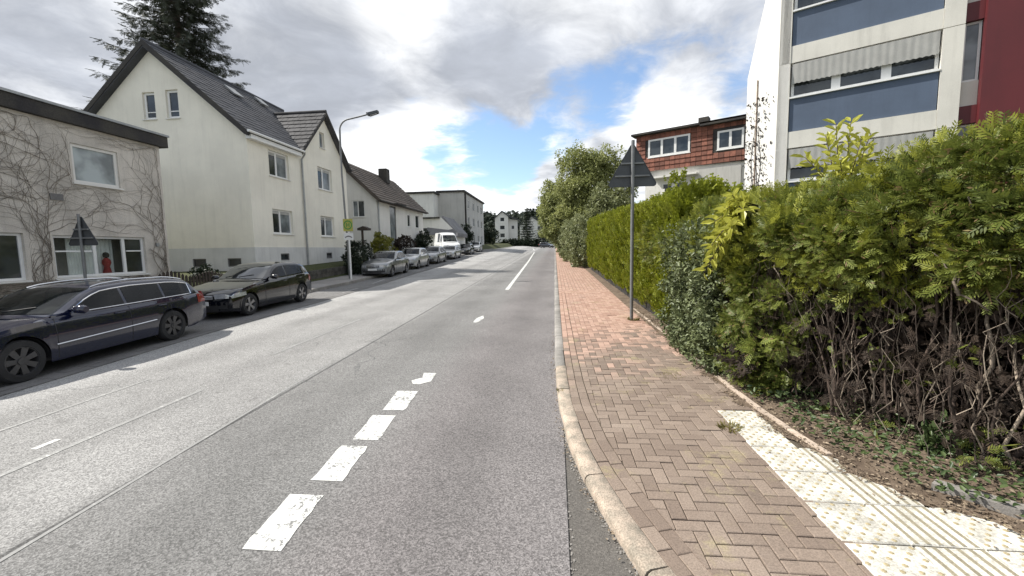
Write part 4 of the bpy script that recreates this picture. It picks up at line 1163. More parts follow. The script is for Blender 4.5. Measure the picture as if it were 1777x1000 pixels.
m = MB(); m.obox(fpt(4.845, .30, .2), FD * 6.0, UZ * (TOP - .2), FN * .42); m.obox(fpt(4.845, 9, .2), FD * 6.0, UZ * (TOP - .2), FN * 8.69); m.build('red_wing', 'panel_red', ap)
# sunlit end wall, its upper edge raked back
SD = Vector((-.33, .944, 0)).normalized()
prof = [(0.0, .2), (1.42, .2), (1.40, 8.25), (.62, 10.9), (.62, TOP), (0, TOP)]
m = MB().prism([P0 + SD * s + UZ * z + FD * .012 for s, z in prof], FD * .3); m.build('end_wall', 'render_white', ap)
MB().tube([P0 + SD * .86 - FD * .03 + UZ * 2, P0 + SD * .86 - FD * .03 + UZ * 8.0], .02, 6).build('downpipe', 'pipe_brown', ap)
MB().obox(fpt(-.2, -.1, TOP + .01), FD * 5.1, UZ * .3, -FN * 9.5).build('roof', 'zinc', ap)

iv = thing('ivy', 'sparse dark ivy climbing the sunlit white end wall of the apartment house', 'climbing plant', tuple(P0 + SD * .9 + UZ * .3))
n = 520; ss = rng.normal(.85, .34, n).clip(.15, 1.36); zs = 2.5 + 4.9 * rng.random(n) ** 1.7
Pi = np.array([tuple(P0 + SD * float(a_) - FD * .03 + UZ * float(b_)) for a_, b_ in zip(ss, zs)])
Vi, Fi = scatter(LEAF[0], LEAF[1], Pi, rng.normal(size=(n, 3)) + np.array([0, 0, -.6]), np.tile(np.array(-FD), (n, 1)) + rng.normal(0, .4, (n, 3)), rng.uniform(.07, .15, n))
raw_mesh('leaves', Vi, Fi, 'leaf_dead', iv)
for a_ in (.7, .85, 1.0):
    MB().tube([P0 + SD * (a_ + .08 * math.sin(k_ * 1.3 + a_ * 9)) - FD * .012 + UZ * (.3 + k_ * .55) for k_ in range(12)], list(np.linspace(.02, .006, 12)), 4).build('stem', 'bark_stem', iv)

# ------------------------------------------------------------------ red tiled house behind the hedge
P1 = Vector((8.158, 34.0, 0))
def rpt(s, d, z): return P1 + FD * s - FN * d + UZ * z
rh = thing('red_tiled_house', 'house with red hung tiles and white windows above a white ground floor', 'house', (10, 33, 1))
wins = [(-.93, 8.95, 2.18, 10.32), (4.02, 8.80, 5.72, 10.12)]
m = MB().wall(rpt(0, .05, 0), FD, UZ, [(-1.9, 8.0), (7.5, 7.8), (7.5, 10.5), (-1.9, 10.75)], wins, .12); m.build('upper_wall', 'fascia_dark', rh)
m = MB()
hw2 = [(.1, 5.2, .9, 6.9), (1.1, 5.2, 2.0, 6.9)]
m.wall(rpt(0, .25, 0), FD, UZ, [(-1.2, .5), (7.5, .5), (7.5, 7.95), (-1.2, 8.0)], hw2, .15)
m.wall(rpt(-1.2, .25, 0) - FN * 8, FN, UZ, [(0, .5), (8, .5), (8, 8), (0, 8)])
m.build('wall', 'render_white', rh)
for rc in hw2: window(rh, rpt(0, .25, 0), FD, UZ, rc, .12, (), (), .09, 'white_plastic', 'pane_dark', None)
window(rh, rpt(0, .05, 0), FD, UZ, wins[0], .02, (.12, 1.12), (), .14, 'white_plastic', 'pane_dark', 'white_plastic')
window(rh, rpt(0, .05, 0), FD, UZ, wins[1], .02, (4.87,), (), .14, 'white_plastic', 'pane_dark', 'white_plastic')
inw = lambda s, z: any(w[0] - .12 < s < w[2] + .12 and w[1] - .1 < z < w[3] + .1 for w in wins)
qs = tiles(rpt(-1.9, .05, 7.95), FD * 9.4, UZ * 2.75, 25, 8, lift=.06, thick=.05, gap=.012, stagger=False, clip=lambda p: not inw((p - P1).dot(FD), p.z))
for t_ in qs[:299]: t_.build('tile', 'tile_red', rh)
for s0, s1, z in ((-2.2, 2.9, 10.74), (2.9, 7.8, 10.62)):
    MB().obox(rpt(s0, -.35, z), FD * (s1 - s0 - .01), UZ * .13, -FN * 1.0).build('eave', 'fascia_dark', rh)
m = MB(); m.prism([rpt(-2.2, -.35, 10.875), rpt(-2.2, 3.6, 11.35), rpt(-2.2, 8, 10.8), rpt(-2.2, 8, 10.6)], FD * 10.0); m.build('roof', 'roof_brown', rh)
MB().obox(rpt(2.55, .8, 10.9), FD * .7, UZ * .62, -FN * .7).build('chimney', 'fascia_dark', rh)
MB().obox(rpt(-.5, .24, 7.25), FD * 3.3, UZ * .12, FN * .75).build('balcony_floor', 'render_white', rh)
MB().obox(rpt(-.6, -.62, 5.6), FD * 1.2, UZ * .75, FN * .06).build('balcony_panel', 'render_white', rh)
MB().obox(rpt(2.6, .2, 5.0), FD * 3.0, UZ * 2.6, FN * .2).build('grey_bay', 'block_grey', rh)  # plain grey bay box in front of the white lower wall
# ------------------------------------------------------------------ cars
def sm(y, pts):
    """smooth curve through control points"""
    X = [p[0] for p in pts]; Z = [p[1] for p in pts]
    ys_ = np.asarray(y, float)
    f = lambda q: np.interp(q, X, Z)
    w = .09
    return (f(ys_ - w) + 2 * f(ys_ - w / 2) + 2 * f(ys_) + 2 * f(ys_ + w / 2) + f(ys_ + w)) / 8
TYRE = None
def wheel_meshes(r, w, rim, spokes=5):
    t = MB(); rr = r * .70
    t.lathe([(rr * .9, -w / 2 + .03), (rr, -w / 2), (r - .02, -w / 2 + .005), (r, -w / 2 + .03), (r, w / 2 - .03), (r - .02, w / 2 - .005), (rr, w / 2), (rr * .9, w / 2 - .03)], (0, 0, 0), (1, 0, 0), 26)
    m = MB()
    m.lathe([(rr * .99, -.05), (rr, w / 2 - .012), (rr * .93, w / 2 - .008), (rr * .88, w / 2 - .05), (rr * .86, -.04)], (0, 0, 0), (1, 0, 0), 26)
    for k in range(spokes):
        a = 2 * math.pi * k / spokes + .3; c, s_ = math.cos(a), math.sin(a)
        p = lambda rad, off, x: (x, rad * c - off * s_, rad * s_ + off * c)
        x1 = w / 2 - .015; x0 = x1 - .05
        i0, i1, o0, o1 = .03, -.03, .045, -.045
        V = [p(.03, i0, x1 - .01), p(.03, i1, x1 - .01), p(rr * .9, o1, x1), p(rr * .9, o0, x1), p(.03, i0, x0), p(.03, i1, x0), p(rr * .9, o1, x0), p(rr * .9, o0, x0)]
        m.add(V, [(0, 1, 2, 3), (7, 6, 5, 4), (0, 3, 7, 4), (1, 5, 6, 2), (0, 4, 5, 1)])
    m.lathe([(.001, w / 2 - .01), (.055, w / 2 - .012), (.06, w / 2 - .05)], (0, 0, 0), (1, 0, 0), 12)
    b = MB(); b.lathe([(.001, -.03), (rr * .84, -.03)], (0, 0, 0), (1, 0, 0), 20)
    return t, m, b

def make_car(name, label, loc, head, P, paint, rim='rim', group='cars parked along the kerb', chrome=True):
    """P: L, W, wheelbase, front overhang, wheel radius, deck (hood, belt, boot line), roof line, plan; local frame: nose at -Y"""
    L, Wd, wb, fo, rw = P['L'], P['W'], P['wb'], P['fo'], P['r']
    root = thing(name, label, P.get('cat', 'car'), loc, group, head)
    yf = -L / 2; yw = [yf + fo, yf + fo + wb]
    Ra = rw + .055
    deck = lambda y: float(sm(y - yf, P['deck'])); roofz = lambda y: float(sm(y - yf, P['roof']))
    hw = lambda y: Wd / 2 * float(sm(y - yf, P['plan']))
    sill = P.get('sill', .20); B = lambda *a: a
    def zb(y):
        z = float(np.interp(y - yf, [0, .25, fo - .5, L - .5, L], [sill + .03, sill - .02, sill - .01, sill, sill + .12]))
        for w in yw:
            d = abs(y - w)
            if d < Ra: z = max(z, rw + math.sqrt(Ra * Ra - d * d))
        return z
    def prof(z, y):
        d = deck(y); t = (z - sill) / max(.05, d - sill)
        return float(np.interp(t, [0, .12, .35, .55, .72, .86, 1.0], [.955, .975, .995, 1.0, .985, .975, .945]))
    kf, kr_ = P.get('kf', .20), P.get('kr', .10)
    def shift(y, f):
        a = max(0, 1 - (y - yf) / .9); c = max(0, 1 - (yf + L - y) / .7)
        return (kf * a - kr_ * c) * f * f
    def bpt(y, z, sg, off=0.0):
        x = hw(y) * prof(z, y) + off
        return Vector((sg * x, y + shift(y, min(1.0, x / (hw(y) + 1e-6))), z))
    ys_ = sorted(set([round(v, 3) for v in list(np.linspace(yf, yf + L, 60)) + [w + s_ * Ra * math.cos(a) for w in yw for s_ in (-1, 1) for a in np.linspace(0, math.pi / 2, 8)] + [w + s_ * (Ra + .002) for w in yw for s_ in (-1, 1)]]))
    ys_ = [y for y in ys_ if yf - 1e-6 <= y <= yf + L + 1e-6]
    tr = [0, .1, .25, .42, .58, .72, .84, .93]
    m = MB(); V = []; rows = None
    for y in ys_:
        d = deck(y); b0 = zb(y); r_ = []
        endk = max(0, 1 - (y - yf) / .12, 1 - (yf + L - y) / .10)
        for t in tr:
            z = b0 + (d - b0) * t; p = bpt(y, z, 1); r_.append((p.x, p.y, p.z))
        h_ = hw(y)
        for f, dz in ((.925, -.012), (.86, .0), (.6, .012), (.3, .02), (0, .024)):
            r_.append((h_ * f, y + shift(y, f), d + dz * (1 - endk)))
        full = [(-a, b_, c) for a, b_, c in r_[:-1]] + r_[::-1]
        # order: left bottom .. left shoulder, centre, right shoulder .. right bottom
        rows = len(full); V += full
    n = len(ys_); F = []
    for i in range(n - 1):
        for j in range(rows - 1):
            F.append((i * rows + j, i * rows + j + 1, (i + 1) * rows + j + 1, (i + 1) * rows + j))
    m.add(V, F)
    # nose and tail
    half = len(tr)
    for end in (0, n - 1):
        y = ys_[end]; C = []; nc = 10
        lev = [zb(y) + (deck(y) - zb(y)) * t for t in tr] + [deck(y) - .012, deck(y)]
        lx = [hw(y) * prof(z, y) for z in lev[:half]] + [hw(y) * .925, hw(y) * .86]
        for z, x in zip(lev, lx):
            for c in range(nc + 1):
                s_ = -1 + 2 * c / nc; xx = s_ * x
                bulge = (.03 * math.sin(math.pi * min(1, max(0, (z - lev[0]) / (lev[-1] - lev[0])))) ) * (1 - s_ ** 4)
                C.append((xx, y + shift(y, abs(xx) / hw(y)) + (-bulge if end == 0 else bulge), z))
        w_ = nc + 1
        FF = [(j * w_ + c, j * w_ + c + 1, (j + 1) * w_ + c + 1, (j + 1) * w_ + c) for j in range(len(lev) - 1) for c in range(nc)]
        if end: FF = [f[::-1] for f in FF]
        m.add(C, FF)
    # greenhouse
    c0, c1 = P['cowl'], P['tailglass']          # along-car range of the cabin, from the nose
    tum = P.get('tumble', .40)
    gy = sorted(set([round(v, 4) for v in list(np.linspace(yf + c0, yf + c1, 44)) + [yf + e_ for e_ in (*P['ws'], *P['rg'], *[q for w_ in P['sw'] for q in w_])]]))
    inside = lambda y, rs: any(yf + a_ - 1e-3 <= y <= yf + b_ + 1e-3 for a_, b_ in rs)
    def gx(y, z): return max(.05, hw(y) * .925 - tum * max(0, z - deck(y)))
    ws = P.get('wsbow', .22)
    def gsh(y, f):
        a = max(0, 1 - (y - yf - c0) / 1.1); c = max(0, 1 - (yf + c1 - y) / .8)
        return (ws * a - .12 * c) * f * f
    def gpt(y, z, sg, off=0.0):
        x = gx(y, z); nrm = Vector((1, 0, tum)).normalized()
        return Vector((sg * (x + off * nrm.x), y + gsh(y, 1.0), z + off * nrm.z))
    def tpt(y, f, off=0.0):
        z = max(roofz(y), deck(y) + .004); x = gx(y, z - .03) * .955
        dz = (roofz(y + .02) - roofz(y - .02)) / .04
        nrm = Vector((0, -dz, 1)).normalized()
        return Vector((f * x, y + gsh(y, abs(f)), z + .035 * (1 - f * f))) + nrm * off
    GV = []
    for y in gy:
        rz = max(roofz(y), deck(y) + .004); r_ = []
        lo_z, hi_z = deck(y) + .03, max(deck(y) + .035, rz - .09)
        for z in (deck(y) - .02, lo_z, hi_z, max(hi_z + .005, rz - .03)):
            p = gpt(y, z, 1); r_.append(tuple(p))
        for f in (.98, .88, .5, .2): r_.append(tuple(tpt(y, f)))
        full = [(-a, b_, c) for a, b_, c in r_] + [tuple(tpt(y, 0))] + r_[::-1]
        gr = len(full); GV += full
    def open_(i, j):
        ym = (gy[i] + gy[i + 1]) / 2; jj = min(j, gr - 2 - j)     # jj counts bands from either sill to the crown
        if jj == 1: return inside(ym, P['sw'])
        if jj >= 5: return inside(ym, [P['ws'], P['rg']])
        return False
    GF = [(i * gr + j, i * gr + j + 1, (i + 1) * gr + j + 1, (i + 1) * gr + j) for i in range(len(gy) - 1) for j in range(gr - 1) if not open_(i, j)]
    m.add(GV, GF)
    # the end of the cabin on estates and vans
    body = m.build('body', paint, root, smooth=38, local=True)
    def part(mb, nm, mat, par=root, sm_=40): return mb.build(nm, mat, par, smooth=sm_, local=True)
    # cabin: dark lining at sill height, seats with headrests, dashboard and steering wheel
    ca, cb = yf + w0_(P) + .25, yf + c1 - .25
    part(MB().grid(lambda s, t: ((-1 + 2 * t) * hw(ca + (cb - ca) * s) * .86, ca + (cb - ca) * s, deck(ca + (cb - ca) * s) + .034), 20, 4), 'cabin_lining', 'interior_dark')
    st = MB(); dk = deck(0)
    def seatback(x, y, w_, h_):
        st.prism([(x - w_, y, dk + .0), (x + w_, y, dk), (x + w_ * .85, y + .12, dk + h_), (x - w_ * .85, y + .12, dk + h_)], (0, .10, .01))
        st.prism([(x - .11, y + .13, dk + h_ + .02), (x + .11, y + .13, dk + h_ + .02), (x + .10, y + .15, dk + h_ + .16), (x - .10, y + .15, dk + h_ + .16)], (0, .08, 0))
    ym_ = yf + P['doors'][1]
    for x in (-.36, .36): seatback(x, ym_ - .12, .22, .16)
    for x in (-.40, 0, .40): seatback(x, ym_ + .85, .20, .12)
    part(st, 'seat', 'seat_cloth')
    db = MB(); yd_ = yf + P['ws'][0] + .62
    db.prism([(-.6, yd_ - .25, dk + .03), (.6, yd_ - .25, dk + .03), (.6, yd_, dk + .09), (-.6, yd_, dk + .09)], (0, .1, -.03))
    db.tube([Vector((.36 + .17 * math.cos(a_), yd_ + .2 + .06 * math.sin(a_), dk + .02 + .15 * math.sin(a_))) for a_ in np.linspace(0, 2 * math.pi, 15)], .014, 5)
    part(db, 'dashboard', 'interior_dark')
    # glass
    w0, w1 = P['ws']
    g_ = MB(); g_.grid(lambda s, t: tpt(yf + w0 + (w1 - w0) * t, (-.93 + 1.86 * s) * (1 - .0 * t), .006), 16, 10); part(g_, 'windscreen', P.get('wsmat', 'windscreen_dark'), sm_=180)
    r0, r1 = P['rg']
    g_ = MB(); g_.grid(lambda s, t: tpt(yf + r0 + (r1 - r0) * t, -.88 + 1.76 * s, .006), 14, 8); part(g_, 'rear_window', 'car_glass', sm_=180)
    for sg in (-1, 1):
        for (a, b_) in P['sw']:
            def sg_fn(s, t, a=a, b_=b_):
                y = yf + a + (b_ - a) * s; lo = deck(y) + .025; hi = max(lo + .01, roofz(y) - .085)
                return gpt(y, lo + (hi - lo) * t, sg, .005)
            g_ = MB(); g_.grid(sg_fn, 12, 5); part(g_, 'side_window', 'car_glass', sm_=180)
        if chrome:
            a, b_ = P['sw'][0][0], P['sw'][-1][1]
            lo = [gpt(yf + a + (b_ - a) * s, deck(yf + a + (b_ - a) * s) + .012, sg, .010) for s in np.linspace(0, 1, 14)]
            hi = [gpt(yf + a + (b_ - a) * s, max(deck(yf + a + (b_ - a) * s) + .02, roofz(yf + a + (b_ - a) * s) - .075), sg, .010) for s in np.linspace(1, 0, 14)]
            part(MB().tube(lo + hi + [lo[0]], .009, 5), 'window_trim', 'chrome')
        if P.get('rails'):
            pts = [tpt(yf + w1 + .05 + (r0 - w1 - .15) * s, sg * .90, .012 + .022 * max(0.0, math.sin(math.pi * s)) ** .5) for s in np.linspace(0, 1, 12)]
            part(MB().tube(pts, .016, 6), 'roof_rail', 'chrome' if chrome else 'black_plastic')
        if P.get('strip'):
            zs = P['strip']; pts = [bpt(yw[0] + Ra + .08 + (wb - 2 * Ra - .12) * s, zs + .06 * s, sg, .008) for s in np.linspace(0, 1, 8)]
            part(MB().tube(pts, .013, 5), 'side_strip', 'chrome')
        # door seams and handles
        for yd in P['doors']:
            y = yf + yd
            pts = [bpt(y, z, sg, .002) for z in np.linspace(sill + .04, deck(y) - .02, 6)]
            part(MB().tube(pts, .0055, 4), 'door_seam', 'black_plastic')
        for yd in P['handles']:
            y = yf + yd; z = deck(y) - .115
            part(MB().tube([bpt(y, z, sg, .006), bpt(y + .02, z, sg, .03), bpt(y + .17, z, sg, .03), bpt(y + .19, z, sg, .006)], .012, 6), 'door_handle', paint)
        # mirrors
        y = yf + P['mirror']; z = deck(y) + .07
        mm = MB(); bx_ = hw(y) * .93
        V_ = []; F_ = []
        for i, (xx, sy, sz) in enumerate(((0, .03, .03), (.05, .035, .04), (.08, .075, .07), (.20, .085, .075), (.245, .05, .05))):
            for k in range(8): V_.append((sg * (bx_ + xx), y + sy * math.cos(k * math.pi / 4) + .02, z + sz * math.sin(k * math.pi / 4)))
        for i in range(4):
            for k in range(8): F_.append((i * 8 + k, i * 8 + (k + 1) % 8, (i + 1) * 8 + (k + 1) % 8, (i + 1) * 8 + k))
        F_.append(tuple(range(32, 40))); mm.add(V_, F_); part(mm, 'mirror', paint, sm_=50)
        # lights
        hz0, hz1, hl = P['hl']
        def hfn(s, t):
            if s < .5:                       # across the nose
                f = .50 + .36 * (s / .5); z = hz0 + (hz1 - hz0) * t + .015 * s
                xx = f * hw(yf) ; return Vector((sg * xx, yf + shift(yf, f) - .012 - .02 * (1 - f), z))
            y = yf + .01 + hl * (s - .5) / .5; z0_, z1_ = hz0 + .10 * (s - .5), hz1 + .03 * (s - .5)
            return bpt(y, min(z0_ + (z1_ - z0_) * t, deck(y) - .02), sg, .010)
        part(MB().grid(hfn, 12, 4), 'headlight', 'lamp_clear')
        tz0, tz1, tl = P['tl']; ye = yf + L
        def tfn(s, t):
            if s < .5:
                f = .60 + .30 * (s / .5); return Vector((sg * f * hw(ye), ye + shift(ye, f) + .012 + .03 * (1 - f ** 4), tz0 + (tz1 - tz0) * t))
            y = ye - .01 - tl * (s - .5) / .5; return bpt(y, min(tz0 + (tz1 - tz0) * t, deck(y) - .02), sg, .008)
        part(MB().grid(tfn, 10, 4), 'tail_light', 'lamp_red')
        # fog lamp recess and plate
        part(MB().grid(lambda s, t: Vector((sg * hw(yf) * (.52 + .34 * s), yf + shift(yf, .52 + .34 * s) - .014 - .012 * (1 - s), sill + .10 + .19 * t)), 4, 2), 'air_intake', 'black_plastic')
    gz0, gz1, gw = P['grille']
    part(MB().grid(lambda s, t: Vector((gw * (-1 + 2 * s), yf - .036 + shift(yf, abs(gw * (-1 + 2 * s)) / hw(yf)), gz0 + (gz1 - gz0) * t)), 8, 2), 'grille', 'black_plastic')
    mb_ = MB()
    for k in range(1, 4):
        z = gz0 + (gz1 - gz0) * k / 4
        mb_.tube([Vector((gw * .95 * s, yf - .042 + shift(yf, abs(gw * s) / hw(yf)), z)) for s in (-1, -.5, 0, .5, 1)], .006, 4)
    part(mb_, 'grille_bar', 'chrome')
    part(MB().grid(lambda s, t: Vector((.46 * (-1 + 2 * s), yf - .040 + shift(yf, .46 * abs(-1 + 2 * s) / hw(yf)), sill + .04 + .17 * t)), 6, 2), 'lower_intake', 'black_plastic')
    zp = P.get('plate', gz0 - .10)
    part(MB().obox((-.26, yf - .062, zp), (.52, 0, 0), (0, .012, 0), (0, 0, .11)), 'number_plate', 'plate')
    part(MB().obox((-.26, yf + L + .035, P.get('rplate', .62)), (.52, 0, 0), (0, .012, 0), (0, 0, .11)), 'number_plate', 'plate')
    # wipers
    yy = yf + w0 + .06
    part(MB().tube([tpt(yy, -.55, .015), tpt(yy + .12, -.1, .02)], .008, 4).tube([tpt(yy, .05, .015), tpt(yy + .12, .55, .02)], .008, 4), 'wiper', 'black_plastic')
    # underside and arch liners
    fl = MB(); fl.box((-Wd / 2 + .24, yf + .25, sill - .02), (Wd / 2 - .24, yf + L - .25, .62)); part(fl, 'underbody', 'black_plastic')
    for w in yw:
        al = MB()
        al.grid(lambda s, t, w=w: ((-1 + 2 * t) * (hw(w) * .96), w + (Ra + .004) * math.cos(math.pi * (1 - s)), rw - .02 + (Ra + .004) * math.sin(math.pi * s)), 12, 4); part(al, 'arch_liner', 'black_plastic')
    t_, rm, bk = wheel_meshes(rw, .21, rim, P.get('spokes', 5))
    tm = rmm = None
    for w in yw:
        for sg in (-1, 1):
            if tm is None:
                o = t_.build('wheel', 'tyre', root, smooth=40, local=True); tm = o.data
                r1_ = rm.build('rim', rim, o, smooth=40, local=True); k1 = bk.build('brake_disc', 'concrete_dark', o, local=True); rmm, bkm = r1_.data, k1.data
            else:
                o = link('wheel', tm, root); link('rim', rmm, o); link('brake_disc', bkm, o)
            o.location = (sg * (Wd / 2 - .125), w, rw); o.rotation_euler = (R(float(rng.uniform(0, 70))), 0, 0 if sg > 0 else math.pi)
    return root

w0_ = lambda P: P['ws'][0]
def at_road(x, y, dz=0.0): return (x, y, gzf(x, y) + dz)
TILT = R(1.12)

WAGON = dict(L=4.77, W=1.82, wb=2.71, fo=.93, r=.325, sill=.21,
    deck=[(0, .62), (.06, .70), (.35, .79), (1.2, .90), (1.45, .92), (3.0, .925), (4.5, .94), (4.70, .92), (4.77, .85)],
    roof=[(1.15, .88), (1.30, .92), (2.0, 1.23), (2.35, 1.32), (2.9, 1.35), (3.8, 1.33), (4.35, 1.26), (4.62, 1.0), (4.77, .8)],
    plan=[(0, .86), (.25, .95), (.8, .995), (2.4, 1.0), (4.1, .985), (4.6, .93), (4.77, .87)],
    cowl=1.2, tailglass=4.66, ws=(1.34, 2.22), rg=(4.40, 4.60), sw=[(1.72, 2.66), (2.72, 3.52), (3.58, 4.32)],
    doors=(1.42, 2.70, 3.62), handles=(2.40, 3.32), mirror=1.72, hl=(.60, .74, .52), tl=(.72, .95, .32), grille=(.60, .73, .42), rails=True, strip=.47, plate=.44, rplate=.62, spokes=7)
HATCH = dict(L=4.33, W=1.77, wb=2.69, fo=.76, r=.32, sill=.19,
    deck=[(0, .62), (.06, .70), (.35, .80), (1.2, .93), (1.5, .96), (2.6, .975), (3.9, 1.02), (4.2, 1.0), (4.33, .86)],
    roof=[(1.2, .92), (1.38, .965), (2.05, 1.30), (2.4, 1.40), (2.9, 1.43), (3.5, 1.40), (3.95, 1.31), (4.2, 1.04), (4.33, .8)],
    plan=[(0, .84), (.25, .94), (.8, .99), (2.2, 1.0), (3.7, .985), (4.15, .93), (4.33, .86)],
    cowl=1.25, tailglass=4.24, ws=(1.42, 2.28), rg=(3.92, 4.18), sw=[(1.80, 2.66), (2.72, 3.42), (3.46, 3.84)],
    doors=(1.45, 2.69, 3.55), handles=(2.38, 3.26), mirror=1.78, hl=(.57, .70, .55), tl=(.72, .93, .30), grille=(.55, .69, .36), plate=.40, rplate=.66)
SEDAN = dict(L=4.52, W=1.78, wb=2.69, fo=.84, r=.315, sill=.20,
    deck=[(0, .64), (.06, .72), (.35, .82), (1.25, .95), (1.5, .975), (3.2, .985), (4.1, .985), (4.4, .96), (4.52, .85)],
    roof=[(1.2, .93), (1.4, .975), (2.05, 1.33), (2.4, 1.43), (2.9, 1.46), (3.5, 1.42), (4.0, 1.12), (4.25, .99), (4.52, .8)],
    plan=[(0, .84), (.25, .94), (.8, .99), (2.3, 1.0), (3.9, .98), (4.35, .92), (4.52, .86)],
    cowl=1.28, tailglass=4.28, ws=(1.44, 2.28), rg=(3.58, 4.12), sw=[(1.80, 2.66), (2.72, 3.40), (3.44, 3.74)],
    doors=(1.45, 2.69, 3.5), handles=(2.38, 3.22), mirror=1.78, hl=(.58, .72, .50), tl=(.70, .92, .28), grille=(.58, .70, .36), plate=.42, rplate=.60)
COMPACT = dict(HATCH, L=4.05, W=1.70, wb=2.51, fo=.78, tailglass=3.96, r=.30,
    deck=[(0, .66), (.06, .74), (.3, .84), (1.05, .97), (1.3, 1.0), (2.5, 1.01), (3.7, 1.02), (3.95, .98), (4.05, .86)],
    roof=[(1.0, .95), (1.18, 1.0), (1.8, 1.36), (2.15, 1.46), (2.6, 1.49), (3.3, 1.46), (3.7, 1.35), (3.93, 1.04), (4.05, .8)],
    plan=[(0, .84), (.25, .94), (.8, .99), (2.2, 1.0), (3.5, .985), (3.9, .93), (4.05, .86)],
    cowl=1.08, ws=(1.22, 2.02), rg=(3.68, 3.92), sw=[(1.62, 2.44), (2.50, 3.14), (3.18, 3.56)], doors=(1.3, 2.47, 3.3), handles=(2.16, 2.98), mirror=1.58)
VAN = dict(L=5.3, W=1.98, wb=3.3, fo=.92, r=.35, sill=.28, cat='van', tumble=.14,
    deck=[(0, .85), (.05, .98), (.3, 1.08), (.9, 1.22), (1.2, 1.25), (5.2, 1.25), (5.3, 1.2)],
    roof=[(.75, 1.2), (.95, 1.26), (1.65, 1.95), (2.0, 2.22), (2.5, 2.36), (5.1, 2.36), (5.22, 2.2), (5.3, 1.2)],
    plan=[(0, .86), (.25, .95), (.8, .99), (2.4, 1.0), (5.0, .99), (5.3, .96)],
    cowl=.85, tailglass=5.27, ws=(1.0, 1.78), rg=(5.19, 5.25), sw=[(1.45, 2.25), (2.55, 3.5)],
    doors=(1.3, 2.4, 3.7), handles=(2.1, 2.6), mirror=1.45, hl=(.78, .98, .45), tl=(.8, 1.2, .10), grille=(.70, .9, .5), plate=.5, rplate=.7)

def car_at(name, label, x, y, yaw, P, paint, dz=.004, **k):
    return make_car(name, label, at_road(x, y, dz), (TILT, 0, R(yaw)), P, paint, **k)
car_at('parked_car', 'dark navy estate car with chrome window trim, nearest in the row', -9.03, 6.78, 3.6, WAGON, 'paint_navy', rim='rim_dark')
car_at('parked_car', 'black hatchback parked behind the dark navy estate car', -9.72, 12.48, 2.5, dict(HATCH, wsmat='windscreen_glass'), 'paint_black', chrome=False, rim='rim')
car_at('parked_car', 'silver saloon beside the yellow bus stop sign', -10.42, 24.9, 3.0, SEDAN, 'paint_silver')
car_at('parked_car', 'pale silver hatchback second behind the bus stop pole', -10.75, 30.7, 2.0, COMPACT, 'paint_silver_pale', chrome=False)
car_at('parked_car', 'grey saloon just in front of the white van', -10.9, 36.4, 2.0, SEDAN, 'paint_grey', chrome=False)
car_at('parked_car', 'silver estate car past the white van, far along the row', -11.1, 43.3, 2.0, WAGON, 'paint_silver_pale')
car_at('parked_van', 'white van standing on the forecourt behind the silver cars', -12.5, 47.5, 30.0, VAN, 'paint_white', chrome=False, group=None, dz=.42)
car_at('parked_car', 'black estate car in the row in front of the pale block', -11.6, 53.5, 2.0, WAGON, 'paint_black', chrome=False)
car_at('parked_car', 'small white car at the far end of the parked row', -11.9, 62.0, 2.0, COMPACT, 'paint_white', chrome=False)
car_at('moving_car', 'dark hatchback on the road at the far end of the pavement', -2.2, 112.0, 62.0, HATCH, 'paint_black', chrome=False, group=None)

# ------------------------------------------------------------------ street furniture
zl = gzf(-10.9, 21.3) + .13
lp = thing('street_lamp', 'tall grey street lamp with one curved arm over the road', 'street lamp', (-10.98, 21.3, zl))
bx, by = -10.98, 21.3
tp = [(bx, by, zl + .0), (bx - .02, by, zl + 1.2)]
MB().tube(tp, [.075, .07], 10).build('base', 'galvanised', lp, smooth=60)
arc = [(bx - .02, by, zl + 1.2), (bx - .16, by, zl + 5.5), (bx - .14, by, zl + 7.75)] + [(bx - .14 + .55 * (1 - math.cos(a)), by, zl + 7.75 + .55 * math.sin(a)) for a in np.linspace(.2, 1.35, 6)] + [(bx + 1.05, by, zl + 8.42), (bx + 1.45, by, zl + 8.50)]
MB().tube(arc, [.05] * 3 + [.04] * 8, 10).build('pole', 'galvanised', lp, smooth=60)
hd = MB(); hd.prism([(bx + 1.4, by - .11, zl + 8.44), (bx + 1.5, by - .15, zl + 8.42), (bx + 2.0, by - .10, zl + 8.53), (bx + 2.0, by + .10, zl + 8.53), (bx + 1.5, by + .15, zl + 8.42), (bx + 1.4, by + .11, zl + 8.44)], (-.02, 0, .13)); hd.build('lamp_head', 'sign_back', lp)
MB().prism([(bx + 1.55, by - .10, zl + 8.405), (bx + 1.92, by - .07, zl + 8.49), (bx + 1.92, by + .07, zl + 8.49), (bx + 1.55, by + .10, zl + 8.405)], (-.003, 0, .02)).build('lens', 'lamp_clear', lp)

# bus stop: yellow disc, green ring and letter
zb_ = gzf(-10.75, 20.9) + .13; bx, by = -10.72, 20.9
bs = thing('bus_stop', 'bus stop pole with yellow and green sign above a small white board', 'bus stop', (bx, by, zb_))
MB().tube([(bx, by, zb_), (bx, by, zb_ + 3.15)], .045, 10).build('pole', 'sign_white', bs, smooth=60)
sz = zb_ + 2.85
pl_ = MB().box((bx - .26, by - .062, sz - .32), (bx + .26, by - .048, sz + .32)).build('sign_plate', 'sign_yellow', bs)
MB().lathe([(.18, 0), (.235, 0), (.235, .004), (.18, .004)], (bx, by - .064, sz), (0, -1, 0), 28).build('ring', 'sign_green', pl_)
hm = MB()
for (x0, x1, z0, z1) in ((-.09, -.05, -.11, .11), (.05, .09, -.11, .11), (-.05, .05, -.02, .02)): hm.box((bx + x0, by - .069, sz + z0), (bx + x1, by - .064, sz + z1))
hm.build('letter', 'sign_green', pl_)
